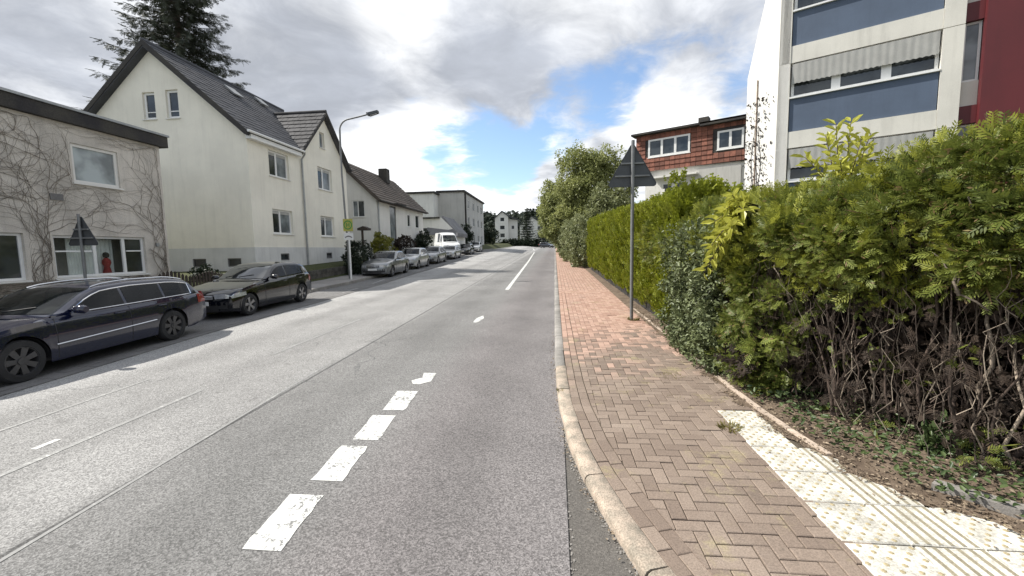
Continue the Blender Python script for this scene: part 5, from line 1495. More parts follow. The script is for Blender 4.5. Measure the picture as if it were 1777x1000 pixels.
pl2 = MB().box((bx - .26, by - .06, sz - .78), (bx + .26, by - .047, sz - .40)).build('timetable_board', 'sign_white', bs)
MB().grid(lambda s, t: (bx - .19 + .38 * s, by - .0625, sz - .68 + .07 * math.sin(math.pi * s) + .06 * t), 10, 1).build('print', 'concrete_dark', pl2)
# dark post with a flat cap behind it
ps = thing('capped_post', 'dark wooden post with flat cap behind the bus stop sign', 'bird table', (-11.75, 24.6, 1.0))
MB().tube([(-11.75, 24.6, .9), (-11.75, 24.6, 3.3)], .07, 6).build('post', 'wood_dark', ps)
MB().prism([(-11.95, 24.35, 3.3), (-11.3, 24.35, 3.3), (-11.3, 24.35, 3.42), (-11.6, 24.35, 3.55), (-11.95, 24.35, 3.42)], (0, .5, 0)).build('cap', 'wood_dark', ps)

def tri_sign(name, label, x, y, z0, zc, side, yaw, pole_top, pr=.032):
    """triangular road sign seen from behind on a round post"""
    t = thing(name, label, 'road sign', (x, y, z0))
    MB().tube([(x, y, z0), (x, y, pole_top)], pr, 10).build('post', 'galvanised', t, smooth=60)
    hgt = side * .866; c = .08 * side
    pts = []
    base = [(-side / 2, 0), (side / 2, 0), (0, hgt)]
    for i in range(3):
        p = Vector((*base[i], 0)); a = Vector((*base[i - 1], 0)); b_ = Vector((*base[(i + 1) % 3], 0))
        for d in (a, b_): pts.append(p + (d - p).normalized() * c)
        pts[-1:-1] = [p + ((a - p).normalized() + (b_ - p).normalized()) * c * .38]
    f = lambda p, k, off: Vector((x + p[0] * k, y + off, zc + hgt / 3 + (p[1] - hgt / 3) * k))
    cs = lambda k, off: [f(p, k, off) for p in pts]
    pl = MB().prism(cs(1.0, .045), (0, .006, 0)).build('sign_plate', 'sign_back', t)
    ring = MB(); n = len(pts); A = cs(1.0, .036); B = cs(.965, .036); 
    for i in range(n):
        j = (i + 1) % n; ring.quad(A[i], A[j], B[j], B[i]); ring.quad(A[i], cs(1.0, .044)[i], cs(1.0, .044)[j], A[j]); ring.quad(B[i], B[j], cs(.965, .044)[j], cs(.965, .044)[i])
    ring.build('rim', 'sign_back', pl)
    MB().prism(cs(.99, .0515), (0, .002, 0)).build('sign_border', 'sign_red', pl)
    MB().prism(cs(.70, .0545), (0, .002, 0)).build('sign_face', 'sign_white', pl)
    m = MB()
    for zz in (.22, .5): m.box((x - side * .24 * (1.6 - zz * 1.6) - .03, y + .0, zc + hgt * zz), (x + side * .24 * (1.6 - zz * 1.6) + .03, y + .043, zc + hgt * zz + .035))
    m.build('clamp', 'galvanised', t)
    return t
tri_sign('road_sign', 'grey back of a triangular road sign on a tall post in the hedge-side paving', 1.80, 10.02, gzf(1.8, 10) + PV - .02, 3.39, 1.18, 0, 4.43, .04)
tri_sign('road_sign', 'grey back of a triangular road sign behind the dark navy estate car', -10.6, 8.35, .2, 2.25, .80, 0, 2.95, .028)

# ------------------------------------------------------------------ picket fence and low wall on the left
fe = thing('picket_fence', 'dark wooden picket fence with wavy top below the cream gable', 'fence', (-12.5, 14, .6))
y = 11.9; k = 0
while y < 18.0:
    top = 1.42 - max(0, y - 12) * .05 + .09 * math.sin(k * .55) ; z0 = .55
    MB().prism([(-12.5, y, z0), (-12.5, y + .085, z0), (-12.5, y + .085, top - .05), (-12.5, y + .0425, top), (-12.5, y, top - .05)], (.022, 0, 0)).build('picket', 'wood_dark', fe)
    y += .135; k += 1
for z in (.72, 1.05): MB().box((-12.54, 11.9, z), (-12.503, 18.0, z + .06)).build('rail', 'wood_dark', fe)
for yy in (12.0, 14.0, 16.0, 17.9): MB().box((-12.64, yy, .4), (-12.545, yy + .09, 1.2)).build('post', 'wood_dark', fe)
lw = thing('garden_wall', 'low dark stone garden wall in front of the cream house', 'wall', (-12.45, 21, .5))
for c in range(3):
    y = 18.2 + (c % 2) * .2
    while y < 26.5:
        L = float(rng.uniform(.3, .55)); z0 = gzf(-12, y) + .05 + c * .21
        MB().box((-12.6 - float(rng.uniform(0, .02)), y, z0), (-12.32 + float(rng.uniform(0, .025)), y + L - .012, z0 + .2)).build('stone', 'stone_wall', lw)
        y += L
# ------------------------------------------------------------------ hedges
def poly_path(pts):
    P = np.array(pts, float); d = np.r_[0, np.cumsum(np.linalg.norm(np.diff(P, axis=0), axis=1))]
    def f(s):
        s = np.asarray(s); xy = np.stack([np.interp(s, d, P[:, 0]), np.interp(s, d, P[:, 1])], -1)
        e = .05; q = np.stack([np.interp(s + e, d, P[:, 0]), np.interp(s + e, d, P[:, 1])], -1) - np.stack([np.interp(s - e, d, P[:, 0]), np.interp(s - e, d, P[:, 1])], -1)
        t = unit(q); out = np.stack([-t[:, 1], t[:, 0]], -1) if s.ndim else None
        return xy, out
    return f, d[-1]
def wob(s, z, k=0):
    return (np.sin(s * 2.3 + z * 1.1 + k) + np.sin(s * 4.9 - z * 2.7 + 1.3 + k) * .6 + np.sin(s * 9.1 + z * 5.3 + k * 2) * .35) / 1.95

# near hedge: runs along the paving and swings round the corner into the side street
hp, HL = poly_path([(2.62, 10.6), (2.66, 8.6), (2.72, 6.8), (2.80, 5.3), (2.99, 4.6), (3.22, 4.0), (3.56, 3.4), (4.7, 2.4), (7.0, 1.2)])
tb_ = hp(np.linspace(0, HL, 400))[0]
def s_at_y(y): return float(np.interp(-y, -tb_[:, 1], np.linspace(0, HL, 400)))
th = thing('conifer_hedge', 'tall overgrown conifer hedge with bare brown stems along its foot', 'hedge', (3.2, 5, 0))
def hedge_low(s):
    """lower limit of the green: bare stems show below it near the corner"""
    y = hp(s)[0][:, 1]
    return np.interp(y, [0, 3.0, 3.7, 4.2, 4.6, 5.0, 5.35, 5.6, 6.1, 7, 11], [1.42, 1.5, 1.62, 1.32, 1.38, 1.72, 1.7, 1.0, 1.1, 1.3, 1.2]) + .17 * wob(s * 1.7, s * .3)
def hedge_top(s):
    return 2.60 + .07 * wob(s * 1.3, s) + np.interp(hp(s)[0][:, 1], [2.5, 3.7, 4.4, 5.4, 8], [.26, .06, -.16, -.28, -.12])
def hedge_pos(n):
    s = rng.uniform(0, HL, n); lo, hi = hedge_low(s), hedge_top(s)
    u = rng.random(n)
    top = rng.random(n) < .30
    z = np.where(top, hi - rng.uniform(0, .12, n), lo + (hi - lo) * u)
    xy, out = hp(s)
    t = (z - lo) / (hi - lo)
    bulge = .36 * np.sin(np.pi * np.clip(t, 0, 1)) + .13 * wob(s * 1.5, z * 2, 2)
    d = np.where(top, -rng.uniform(-.05, 1.15, n), bulge - rng.uniform(-.02, .16, n))
    d = d - np.where(top, 0, .38 * smoothstep(.18, .75, wob(s * 1.9, z * 2.3, 5)))
    d = np.minimum(d, np.where(t > .85, .12 - (t - .85) * 1.2, 9))
    p = np.stack([xy[:, 0] - out[:, 0] * 0 + OUTS * out[:, 0] * d, xy[:, 1] + OUTS * out[:, 1] * d, z + gz(xy[:, 0], xy[:, 1])], -1)
    hedge_pos.last = np.stack([OUTS * out[:, 0], OUTS * out[:, 1], np.where(top, 1.6, .15 + .5 * t)], -1)
    return p
xy0, o0 = hp(np.array([HL * .4])); OUTS = 1.0 if o0[0, 0] * (0 - xy0[0, 0]) + o0[0, 1] * (0 - xy0[0, 1]) > 0 else -1.0
hout = lambda C: unit(hedge_pos.last)
V, F = clumps(1150, hedge_pos, hout, 32, .20, .118, SPR, up=.15, jitter=.45)
raw_mesh('foliage', V, F, 'leaf_thuja', th)
V, F = clumps(520, hedge_pos, hout, 18, .25, .13, SPR, up=.9, jitter=.45, mixn=.2)
raw_mesh('young_foliage', V, F, 'leaf_thuja_light', th)
# dead brown twigs inside, coloured near black to stand in for deep shade
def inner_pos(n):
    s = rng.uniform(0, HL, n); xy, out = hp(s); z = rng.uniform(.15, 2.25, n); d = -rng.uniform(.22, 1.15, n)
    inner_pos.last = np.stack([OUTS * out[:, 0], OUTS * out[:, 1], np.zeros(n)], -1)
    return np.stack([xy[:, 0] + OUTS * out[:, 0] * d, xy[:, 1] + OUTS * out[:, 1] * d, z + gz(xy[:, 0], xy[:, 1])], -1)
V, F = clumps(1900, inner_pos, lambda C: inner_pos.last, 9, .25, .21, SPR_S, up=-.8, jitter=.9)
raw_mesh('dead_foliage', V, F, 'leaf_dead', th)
# trunks and hanging twigs
def stem(s, d, z0, z1, r, lean, mat, k, seg=5, n=9):
    xy, out = hp(np.array([s])); x, y = xy[0]; ox, oy = OUTS * out[0]
    px, py = -oy, ox; pts = []; a = rng.uniform(-1, 1); b_ = rng.uniform(0, 6)
    for i in range(n):
        t = i / (n - 1); w = .045 * math.sin(t * 7 + b_) + .03 * math.sin(t * 15 + b_ * 2)
        ll = lean * t + w; dd = d + .05 * math.sin(t * 5 + b_ * 1.7) + .22 * t * (a * .5 + .2)
        pts.append((x + ox * dd + px * ll, y + oy * dd + py * ll, gzf(x, y) + z0 + (z1 - z0) * t))
    return pts, list(np.linspace(r, r * .45, n))
s_lo, s_hi = s_at_y(5.7), HL
for k in range(110):
    s = rng.uniform(s_lo, s_lo + (s_hi - s_lo) * .80); d = .14 - rng.uniform(-.05, .6) ; z1 = rng.uniform(1.2, 2.2)
    r = float(rng.choice([.007, .009, .012, .017, .026], p=[.40, .30, .18, .08, .04]))
    p, rr = stem(s, d, .0, z1, r, rng.uniform(-.22, .22), '', k)
    MB().tube(p, rr, 5, False).build('stem', 'bark_pale' if rng.random() < .32 else 'bark_stem', th, smooth=180)
tw = MB(); tw2 = MB()
for k in range(900):
    s = rng.uniform(s_at_y(6.4), s_lo + (s_hi - s_lo) * .85); d = .18 - rng.uniform(-.16, .5); z0 = rng.uniform(.05, 1.5); L = rng.uniform(.3, .9)
    p, rr = stem(s, d, z0, min(2.1, z0 + L * rng.uniform(.7, 1.6)), .0040, rng.uniform(-.16, .16), '', k, n=6)
    (tw if k % 3 else tw2).tube(p, rr, 3, False)
tw.build('twig', 'bark_stem', th, kind='stuff'); tw2.build('twig', 'bark_pale', th, kind='stuff')
# clear trunks that fork low down
for k in range(15):
    s = s_lo + (s_hi - s_lo) * .74 * (k + rng.uniform(.2, .8)) / 15
    p, rr = stem(s, .1 - rng.uniform(.0, .5), 0, rng.uniform(.9, 1.5), float(rng.uniform(.022, .042)), rng.uniform(-.12, .12), '', 0, n=8)
    MB().tube(p, rr, 7, False).build('trunk', 'bark_pale' if k % 4 == 1 else 'bark_stem', th, smooth=180)
    for b_ in range(4):
        i = int(rng.integers(1, 6)); q0 = Vector(p[i]); e = q0 + Vector((rng.normal(0, .22), rng.normal(0, .22), rng.uniform(.5, 1.1)))
        md = q0.lerp(e, .45) + Vector(rng.normal(0, .05, 3).tolist())
        MB().tube([q0, q0.lerp(md, .5), md, md.lerp(e, .5) + Vector(rng.normal(0, .03, 3).tolist()), e], list(np.linspace(rr[i] * .6, .004, 5)), 5, False).build('limb', 'bark_stem', th, smooth=180)
# withered sprays caught among the stems near the ground
def foot_pos(n):
    s = rng.uniform(s_at_y(6.2), s_lo + (s_hi - s_lo) * .85, n); xy, out = hp(s); d = .12 - rng.uniform(-.1, .5, n); z = .05 + 1.4 * rng.random(n) ** 1.3
    foot_pos.last = np.stack([OUTS * out[:, 0], OUTS * out[:, 1], np.zeros(n)], -1)
    return np.stack([xy[:, 0] + OUTS * out[:, 0] * d, xy[:, 1] + OUTS * out[:, 1] * d, z + gz(xy[:, 0], xy[:, 1])], -1)
V, F = clumps(260, foot_pos, lambda C: foot_pos.last, 7, .16, .10, SPR, up=-.6, jitter=.9)
raw_mesh('dead_foliage', V, F, 'leaf_dead', th)
V, F = clumps(110, foot_pos, lambda C: foot_pos.last, 8, .14, .09, SPR, up=.3, jitter=.8)
raw_mesh('foliage', V, F, 'leaf_thuja', th)
# bleached bare boughs that break through the green
def bough(pts, r): MB().tube(pts, list(np.linspace(r, r * .4, len(pts))), 6).build('bough', 'bark_pale', th, smooth=180)
for (sy, z0, z1, r, ln) in ((3.75, 1.5, 2.25, .013, .10), (4.15, 1.6, 2.2, .011, -.12), (3.62, 1.75, 2.2, .009, .4), (3.72, 2.0, 2.4, .009, -.4), (4.6, 1.5, 2.05, .010, .25), (5.15, 1.5, 1.95, .008, -.25), (3.58, 1.4, 1.85, .009, -.35)):
    s = s_at_y(sy); p, rr = stem(s, .26, z0, z1, r, ln, '', 0, n=8); bough(p, r)
# a low green bough hanging to the ground by the paving
def tuft_pos(n):
    z = rng.uniform(.12, 1.45, n); a = rng.normal(0, 1, (n, 2)) * (.13 + .11 * np.sin(np.pi * z / 1.5))[:, None]
    tuft_pos.last = np.stack([-np.ones(n) * .8, -np.ones(n) * .4, .1 * np.ones(n)], -1)
    return np.stack([2.62 + a[:, 0] + .1 * z, 5.55 + a[:, 1] * 1.3 - .05 * z, z + .1], -1)
V, F = clumps(120, tuft_pos, lambda C: unit(tuft_pos.last), 28, .15, .125, SPR, up=.2, jitter=.5)
raw_mesh('low_bough', V, F, 'leaf_thuja', th)
V, F = clumps(22, tuft_pos, lambda C: unit(tuft_pos.last), 14, .15, .12, SPR_S, up=.1, jitter=.6)
raw_mesh('dead_bough', V, F, 'leaf_dead', th)

# clipped columnar hedge further along
ch = thing('clipped_hedge', 'bright green clipped hedge of upright sprays beside the red paving', 'hedge', (2.6, 17, .3))
def ch_top(y): return 2.70 + (y - 8) * .020
def ch_pos(n):
    y = 8.15 + (27.3 - 8.15) * rng.random(n) ** 1.25; face = rng.random(n)
    z = rng.uniform(.12, 1, n) * ch_top(y); x = 2.30 - (y - 8) * .010 + .05 * np.sin(y * 1.9 + 1) + .20 * (1 - np.abs(np.sin(y * 5.3 + .8 * np.sin(y * 1.7))) ** .5)
    top = face < .16; end = (face > .2) & (face < .27)
    d = np.where(top, rng.uniform(0, 1.0, n), rng.uniform(-.02, .09, n)); z = np.where(top, ch_top(y), z)
    ye = np.where(end, 8.15 + rng.uniform(0, .1, n), y); d = np.where(end, rng.uniform(0, 1, n), d)
    ch_pos.last = np.stack([np.where(end | top, -.1, -1), np.where(end, -1, -.15), np.where(top, 1, .12)], -1)
    return np.stack([x + d, ye, z + gz(x, ye)], -1)
V, F = clumps(2100, ch_pos, lambda C: unit(ch_pos.last), 14, .11, .16, SPR_S, up=1.7, jitter=.2, mixn=.0)
raw_mesh('foliage', V, F, 'leaf_clipped', ch)
MB().prism([(2.46, 8.4, .25), (2.28, 27.1, .6), (3.0, 27.1, .6), (3.3, 8.4, .25)], (0, 0, 2.2)).build('shade_core', 'interior_dark', ch)  # solid dark block in place of the shade inside the hedge
for k in range(28):
    y = 8.5 + k * .66; x = 2.5 - (y - 8) * .010
    MB().tube([(x, y, gzf(x, y)), (x + .03, y + .02, gzf(x, y) + .9)], [.03, .02], 5).build('stem', 'bark_stem', ch)

# grey green shrub filling the gap between the two hedges
def leafy(name, label, cat, n, per, pos, out, rad, size, mat, tmpl, group=None, loc=None, up=.2, jitter=.7, stems=(), part='foliage', mixn=.6):
    C = pos(4); t = thing(name, label, cat, loc if loc else tuple(float(v) for v in (C[:, 0].mean(), C[:, 1].mean(), 0)), group)
    V, F = clumps(n, pos, out, per, rad, size, tmpl, up=up, jitter=jitter, mixn=mixn)
    raw_mesh(part, V, F, mat, t)
    for p, r in stems: MB().tube(p, list(np.linspace(r, r * .4, len(p))), 6).build('stem', 'bark_stem', t, smooth=180)
    return t
def ell(c, r, lo=.55, face=(0, 0, 0), zmin=None):
    c = np.array(c, float); r = np.array(r, float)
    def pos(n):
        d = unit(rng.normal(size=(n, 3)) + np.array(face)); k = rng.uniform(lo, 1.0, (n, 1)) * (1 + .16 * np.sin(d[:, :1] * 7 + d[:, 1:2] * 5) + .1 * np.sin(d[:, 2:] * 11 + c[1]))
        p = c + d * k * r
        if zmin is not None: p[:, 2] = np.maximum(p[:, 2], zmin + rng.uniform(0, .2, n))
        return p
    def out(C): return unit((C - c) / r)
    return pos, out
def box_pos(lo, hi, bias=(-.8, -.4, .2)):
    lo = np.array(lo); hi = np.array(hi)
    def pos(n):
        p = lo + (hi - lo) * rng.random((n, 3)); return p
    return pos, lambda C: unit(np.tile(np.array(bias, float), (len(C), 1)) + rng.normal(0, .3, C.shape))
ps_, ou_ = box_pos((2.12, 6.0, .15), (2.62, 8.5, 2.3))
sh = leafy('shrub', 'grey green small leaved shrub between the clipped hedge and the overgrown conifers', 'shrub', 560, 26, ps_, ou_, .15, .07, 'leaf_greygreen', LEAF, loc=(2.6, 7.3, .1), jitter=.9,
      stems=[([(2.75 + .1 * math.sin(k), 6.3 + k * .2, .1), (2.6, 6.3 + k * .2 + .05, .9), (2.5 - .1 * math.cos(k), 6.2 + k * .2, 1.9)], .014) for k in range(11)])
V, F = clumps(120, box_pos((2.5, 6.0, .1), (2.95, 8.6, 1.6))[0], ou_, 12, .2, .15, SPR_S, up=-.2, jitter=.9)
raw_mesh('dead_foliage', V, F, 'leaf_dead', sh)
ps_, ou_ = box_pos((2.18, 5.7, .1), (2.5, 8.4, .32))
lo_ = leafy('ground_shrub', 'pale flowering low plants under the grey green shrub at the paving edge', 'plant', 60, 18, ps_, ou_, .10, .055, 'leaf_greygreen', LEAF, loc=(2.35, 7, .1))

# laurel sprigs growing out of the hedge: large yellow green leaves, each its own part
LV, LF = LEAF
me_leaf = bpy.data.meshes.new('leaf'); me_leaf.from_pydata([(v[0] * .68, v[1], v[2]) for v in LV], [], [tuple(f) for f in LF]); me_leaf.materials.append(MATS['leaf_laurel']); me_leaf.update()
def laurel(label, base, shoots, lsize, per):
    t = thing('laurel', label, 'shrub', base)
    for sh_ in shoots:
        P = [Vector(p) for p in sh_]
        MB().tube(P, list(np.linspace(.011, .004, len(P))), 5).build('stem', 'bark_stem', t, smooth=180)
        L = [0]; 
        for a, b_ in zip(P, P[1:]): L.append(L[-1] + (b_ - a).length)
        for k in range(per):
            q = L[-1] * (.25 + .75 * (k + .5) / per); i = max(j for j in range(len(P) - 1) if L[j] <= q)
            f = (q - L[i]) / (L[i + 1] - L[i]); p = P[i].lerp(P[i + 1], f); ax = (P[i + 1] - P[i]).normalized()
            a = k * 2.4 + rng.uniform(-.4, .4)
            e1 = ax.cross(Vector((.3, .2, 1))).normalized(); e2 = ax.cross(e1)
            d = (e1 * math.cos(a) + e2 * math.sin(a) + ax * .65 + Vector((0, 0, .1)) + Vector((-.25, -.2, 0))).normalized()
            nrm = (Vector((0, 0, 1)) + Vector(rng.normal(0, .45, 3).tolist())); x = d.cross(nrm).normalized(); nn = x.cross(d)
            s = lsize * float(rng.uniform(.7, 1.25))
            M = Matrix(((x.x * s, d.x * s, nn.x * s, p.x), (x.y * s, d.y * s, nn.y * s, p.y), (x.z * s, d.z * s, nn.z * s, p.z), (0, 0, 0, 1)))
            o = link('leaf', me_leaf, t); o.matrix_local = Matrix.Translation(-Vector(base)) @ M
laurel('yellow green laurel shoots standing up above the hedge before the blue panels', (3.7, 5.9, .2),
       [[(3.75, 5.95, 2.2), (3.72 + dx, 5.9 + dy, 2.85), (3.68 + dx * 2.2, 5.85 + dy * 2, zt)] for dx, dy, zt in ((-.05, 0, 3.52), (.06, .05, 3.58), (-.13, -.05, 3.35), (.14, 0, 3.38), (-.2, .02, 3.12), (.03, -.1, 3.25), (.2, .1, 3.15), (-.1, -.15, 2.98))], .165, 27)
laurel('yellow green laurel branch drooping from the hedge over the grey green shrub', (2.7, 5.9, .2),
       [[(2.75, 5.9, 2.5), (2.32, 5.70, 2.48 + z), (2.08 + x, 5.5 + y, zt)] for x, y, z, zt in ((.05, 0, .05, 2.45), (-.05, .1, 0, 2.3), (.1, -.1, -.1, 2.12), (-.02, .15, -.1, 1.95), (-.12, .1, -.2, 1.75), (.12, .0, .1, 2.62), (.0, .25, -.1, 2.05), (-.1, .3, -.25, 1.62), (.2, -.2, .05, 2.4), (.02, -.25, -.1, 2.2), (-.15, -.1, -.1, 2.0))], .165, 22)

# ------------------------------------------------------------------ trees
def leaf_tree(name, label, base, top, c, r, n, per, rad, size, mat, cat='tree', tmpl=QUADL, limbs=9, trunk_r=.16, up=-.2, zmin=None, face=(-.2, -.5, .1), lo=.5):
    t = thing(name, label, cat, base)
    b0 = Vector(base)
    tr_ = MB(); P = [b0, b0.lerp(Vector(c), .5) + Vector((.1, .05, 0)), Vector(c) + Vector((0, 0, r[2] * .4))]
    tr_.tube(P, [trunk_r, trunk_r * .7, trunk_r * .25], 8).build('trunk', 'bark_tree', t, smooth=180)
    for k in range(limbs):
        a = k * 2.39; z = .25 + .6 * k / limbs; s0 = b0.lerp(Vector(c) + Vector((0, 0, r[2] * .3)), z)
        e = Vector((c[0] + math.cos(a) * r[0] * .75, c[1] + math.sin(a) * r[1] * .75, s0.z + r[2] * .35))
        MB().tube([s0, s0.lerp(e, .5) + Vector((0, 0, .15)), e], [trunk_r * .4, trunk_r * .25, trunk_r * .08], 5, False).build('limb', 'bark_tree', t, smooth=180)
    po, ou = ell(c, r, lo, face, zmin)
    V, F = clumps(n, po, ou, per, rad, size, tmpl, up=up, jitter=.8)
    raw_mesh('crown', V, F, mat, t)
    return t
leaf_tree('birch_tree', 'large light green tree with loose crown left of the red tiled house', (4.4, 44, 1.2), 12, (4.0, 44, 7.3), (3.9, 2.8, 4.9), 620, 75, .7, .22, 'leaf_tree')
leaf_tree('birch_tree', 'narrower drooping light green tree behind the large light green one', (.9, 58, 1.5), 11, (.2, 58, 6.9), (2.1, 2.2, 4.2), 330, 70, .7, .26, 'leaf_tree')
leaf_tree('bush', 'olive green rounded bush beneath the large light green tree', (5.0, 36, .9), 6, (4.6, 36, 4.4), (1.9, 1.8, 2.6), 140, 45, .45, .24, 'leaf_olive', 'bush', limbs=4, trunk_r=.06)
leaf_tree('bush', 'pale olive bush leaning over the paving beyond the clipped hedge', (2.1, 30.5, .8), 4, (1.95, 30.5, 2.3), (1.0, 3.2, 1.75), 210, 50, .3, .15, 'leaf_olive', 'bush', limbs=5, trunk_r=.05, zmin=.75)
leaf_tree('bush', 'olive bush further along the paving under the drooping tree', (1.9, 40, 1.0), 4, (1.6, 40, 2.6), (.95, 5.0, 1.9), 200, 45, .4, .22, 'leaf_olive', 'bush', limbs=4, trunk_r=.05, zmin=.95)
leaf_tree('bush', 'grey green bushes lining the far end of the red paving', (1.6, 62, 1.4), 4, (1.7, 66, 3.0), (1.3, 15, 2.2), 240, 45, .6, .4, 'leaf_olive', 'bush', limbs=3, trunk_r=.05, zmin=1.4)
leaf_tree('bush', 'dark round bush before the white gabled house', (-14.8, 90, 3.0), 6, (-14.7, 90, 5.0), (2.2, 2.0, 2.0), 90, 45, .55, .4, 'leaf_dark', 'bush', limbs=3, trunk_r=.06)
leaf_tree('bush', 'dark bush beside the bus stop pole at the house corner', (-11.9, 24.3, .6), 2, (-11.95, 24.6, 1.5), (.75, 1.6, 1.15), 120, 45, .22, .12, 'leaf_dark', 'bush', limbs=4, trunk_r=.03, zmin=.6)
leaf_tree('bush', 'yellow green bush before the low pale house', (-12.7, 30, 1.0), 3, (-12.8, 30.3, 2.35), (.75, 1.3, .95), 110, 40, .22, .13, 'leaf_yellow', 'bush', limbs=4, trunk_r=.03)
leaf_tree('bush', 'dark reddish bush right of the yellow green one', (-12.5, 33.5, 1.1), 3, (-12.5, 33.8, 2.35), (.75, 1.5, .85), 90, 40, .22, .14, 'leaf_dead', 'bush', limbs=4, trunk_r=.03)
leaf_tree('bush', 'dark leafy bush behind the picket fence', (-13.0, 13.6, .7), 2, (-13.3, 14.6, 1.1), (.3, .6, .42), 50, 30, .14, .10, 'leaf_dark', 'bush', limbs=3, trunk_r=.02)
leaf_tree('bush', 'dark bushes by the forecourt next to the white van', (-13.3, 42.0, 1.4), 3, (-13.2, 41.5, 2.6), (.7, 1.8, 1.1), 80, 40, .25, .2, 'leaf_dark', 'bush', limbs=3, trunk_r=.03)
leaf_tree('bush', 'dark climbing shrub against the end of the grey block', (-13.2, 62, 2.2), 3, (-13.3, 62.5, 4.2), (.8, 2.0, 1.4), 70, 40, .3, .25, 'leaf_dark', 'bush', limbs=3, trunk_r=.03)
leaf_tree('bush', 'dark hedge bushes along the wall at the street end', (-8, 121, 2.4), 3, (-10, 120.5, 3.3), (6.5, 1.2, 1.3), 140, 40, .5, .5, 'leaf_dark', 'bush', limbs=3, trunk_r=.05)

def conifer(name, label, base, H, rad, zlow, whorls, per, mat, bl=.9, seedk=0, dens=9):
    t = thing(name, label, 'tree', base); bx, by, bz = base
    MB().tube([(bx, by, bz), (bx, by, bz + H * .5), (bx, by, bz + H)], [H * .016, H * .010, .02], 8).build('trunk', 'bark_tree', t, smooth=180)
    P = []; A = []; N = []; S = []; limb = MB()
    for w in range(whorls):
        f = w / whorls; z = bz + zlow + (H - zlow) * f
        for b_ in range(per):
            a = b_ * 2 * math.pi / per + w * 1.9 + rng.uniform(-.3, .3)
            L = rad * (1 - f) ** .85 * rng.uniform(.72, 1.12) + .25
            d = np.array([math.cos(a), math.sin(a), 0.0]); n = max(4, int(L * dens / bl * .55))
            prev = None; pts = []
            for i in range(n + 1):
                u = i / n; zz = z - L * .34 * u + L * .30 * u * u
                p = np.array([bx, by, zz]) + d * L * u; pts.append(tuple(p))
                if u > .18:
                    for sg in (-1, 1):
                        sd = np.array([-d[1], d[0], 0]) * sg
                        P.append(p + rng.normal(0, .04, 3)); A.append(sd * (1.1 - u * .6) + d * .75 + np.array([0, 0, -.28]) + rng.normal(0, .15, 3)); N.append(np.array([0, 0, 1.0]) + rng.normal(0, .3, 3)); S.append(bl * (.55 + .5 * (1 - u)) * min(1, L / 2 + .25) * rng.uniform(.7, 1.2))
                    if rng.random() < .7:
                        P.append(p); A.append(np.array([0, 0, -1.0]) + d * .35 + rng.normal(0, .2, 3)); N.append(d + rng.normal(0, .2, 3)); S.append(bl * .6 * rng.uniform(.6, 1.2))
            P.append(np.array(pts[-1])); A.append(d + np.array([0, 0, .15])); N.append(np.array([0, 0, 1.0])); S.append(bl * .7)
            limb.tube(pts, list(np.linspace(.05, .012, len(pts))), 3, False)
    limb.build('limb', 'bark_tree', t, kind='stuff')
    V, F = scatter(SPR[0], SPR[1], np.array(P), np.array(A), np.array(N), np.array(S))
    raw_mesh('crown', V, F, mat, t)
    return t
conifer('spruce_tree', 'big dark spruce rising behind the cream gabled house', (-27.9, 30, 1.6), 26.8, 5.9, 6.5, 29, 9, 'leaf_spruce', .85, dens=7)
conifer('conifer_tree', 'dark pointed conifer beside the white gabled house at the street end', (-8.2, 124, 2.6), 11.8, 3.0, .6, 16, 8, 'leaf_dark', 1.1, dens=5)
conifer('conifer_tree', 'dark conifer half hidden by the drooping roadside tree', (-3.6, 128, 2.6), 9.5, 2.6, .6, 14, 8, 'leaf_dark', 1.1, dens=5)

# ------------------------------------------------------------------ wooded hill on the skyline
hx = np.linspace(-260, 200, 70); hy = np.linspace(230, 560, 26)
HXX, HYY = np.meshgrid(hx, hy)
def hill_z(x, y):
    ridge = 22 + 5 * np.sin(x * .021 + .6) + 3.5 * np.sin(x * .055) + 4 * np.exp(-((x + 30) / 40) ** 2)
    return 2 + ridge * np.exp(-((y - 400) / 110.0) ** 2) * 1.15
raw_mesh('hill', np.stack([HXX, HYY, hill_z(HXX, HYY)], -1).reshape(-1, 3), np.array([(j * 70 + i, j * 70 + i + 1, (j + 1) * 70 + i + 1, (j + 1) * 70 + i) for j in range(25) for i in range(69)]), 'land', kind='structure', smooth=True)
nT = 1500; tx = rng.uniform(-240, 150, nT); ty = rng.uniform(270, 420, nT); tz = hill_z(tx, ty)
Vw = []; Fw = []; arr = []
pos_w = np.stack([tx, ty, tz], -1)
C = np.repeat(pos_w, 26, 0); ht = np.repeat(rng.uniform(5, 10, nT), 26)
u = rng.random(len(C)); aa = rng.uniform(0, 6.283, len(C)); rr = ht * .34 * np.sqrt(np.clip(1 - (u - .35) ** 2 / .5, .05, 1)) * rng.uniform(.6, 1, len(C))
Pw = C + np.stack([np.cos(aa) * rr, np.sin(aa) * rr, ht * (.1 + .9 * u)], -1)
Dw = unit(Pw - C - np.stack([0 * u, 0 * u, ht * .5], -1)) + rng.normal(0, .4, C.shape)
V, F = scatter(QUADL[0], QUADL[1], Pw, np.cross(Dw, rng.normal(size=C.shape)), Dw, np.full(len(C), 3.6))
raw_mesh('woodland', V, F, 'leaf_wood', kind='stuff')

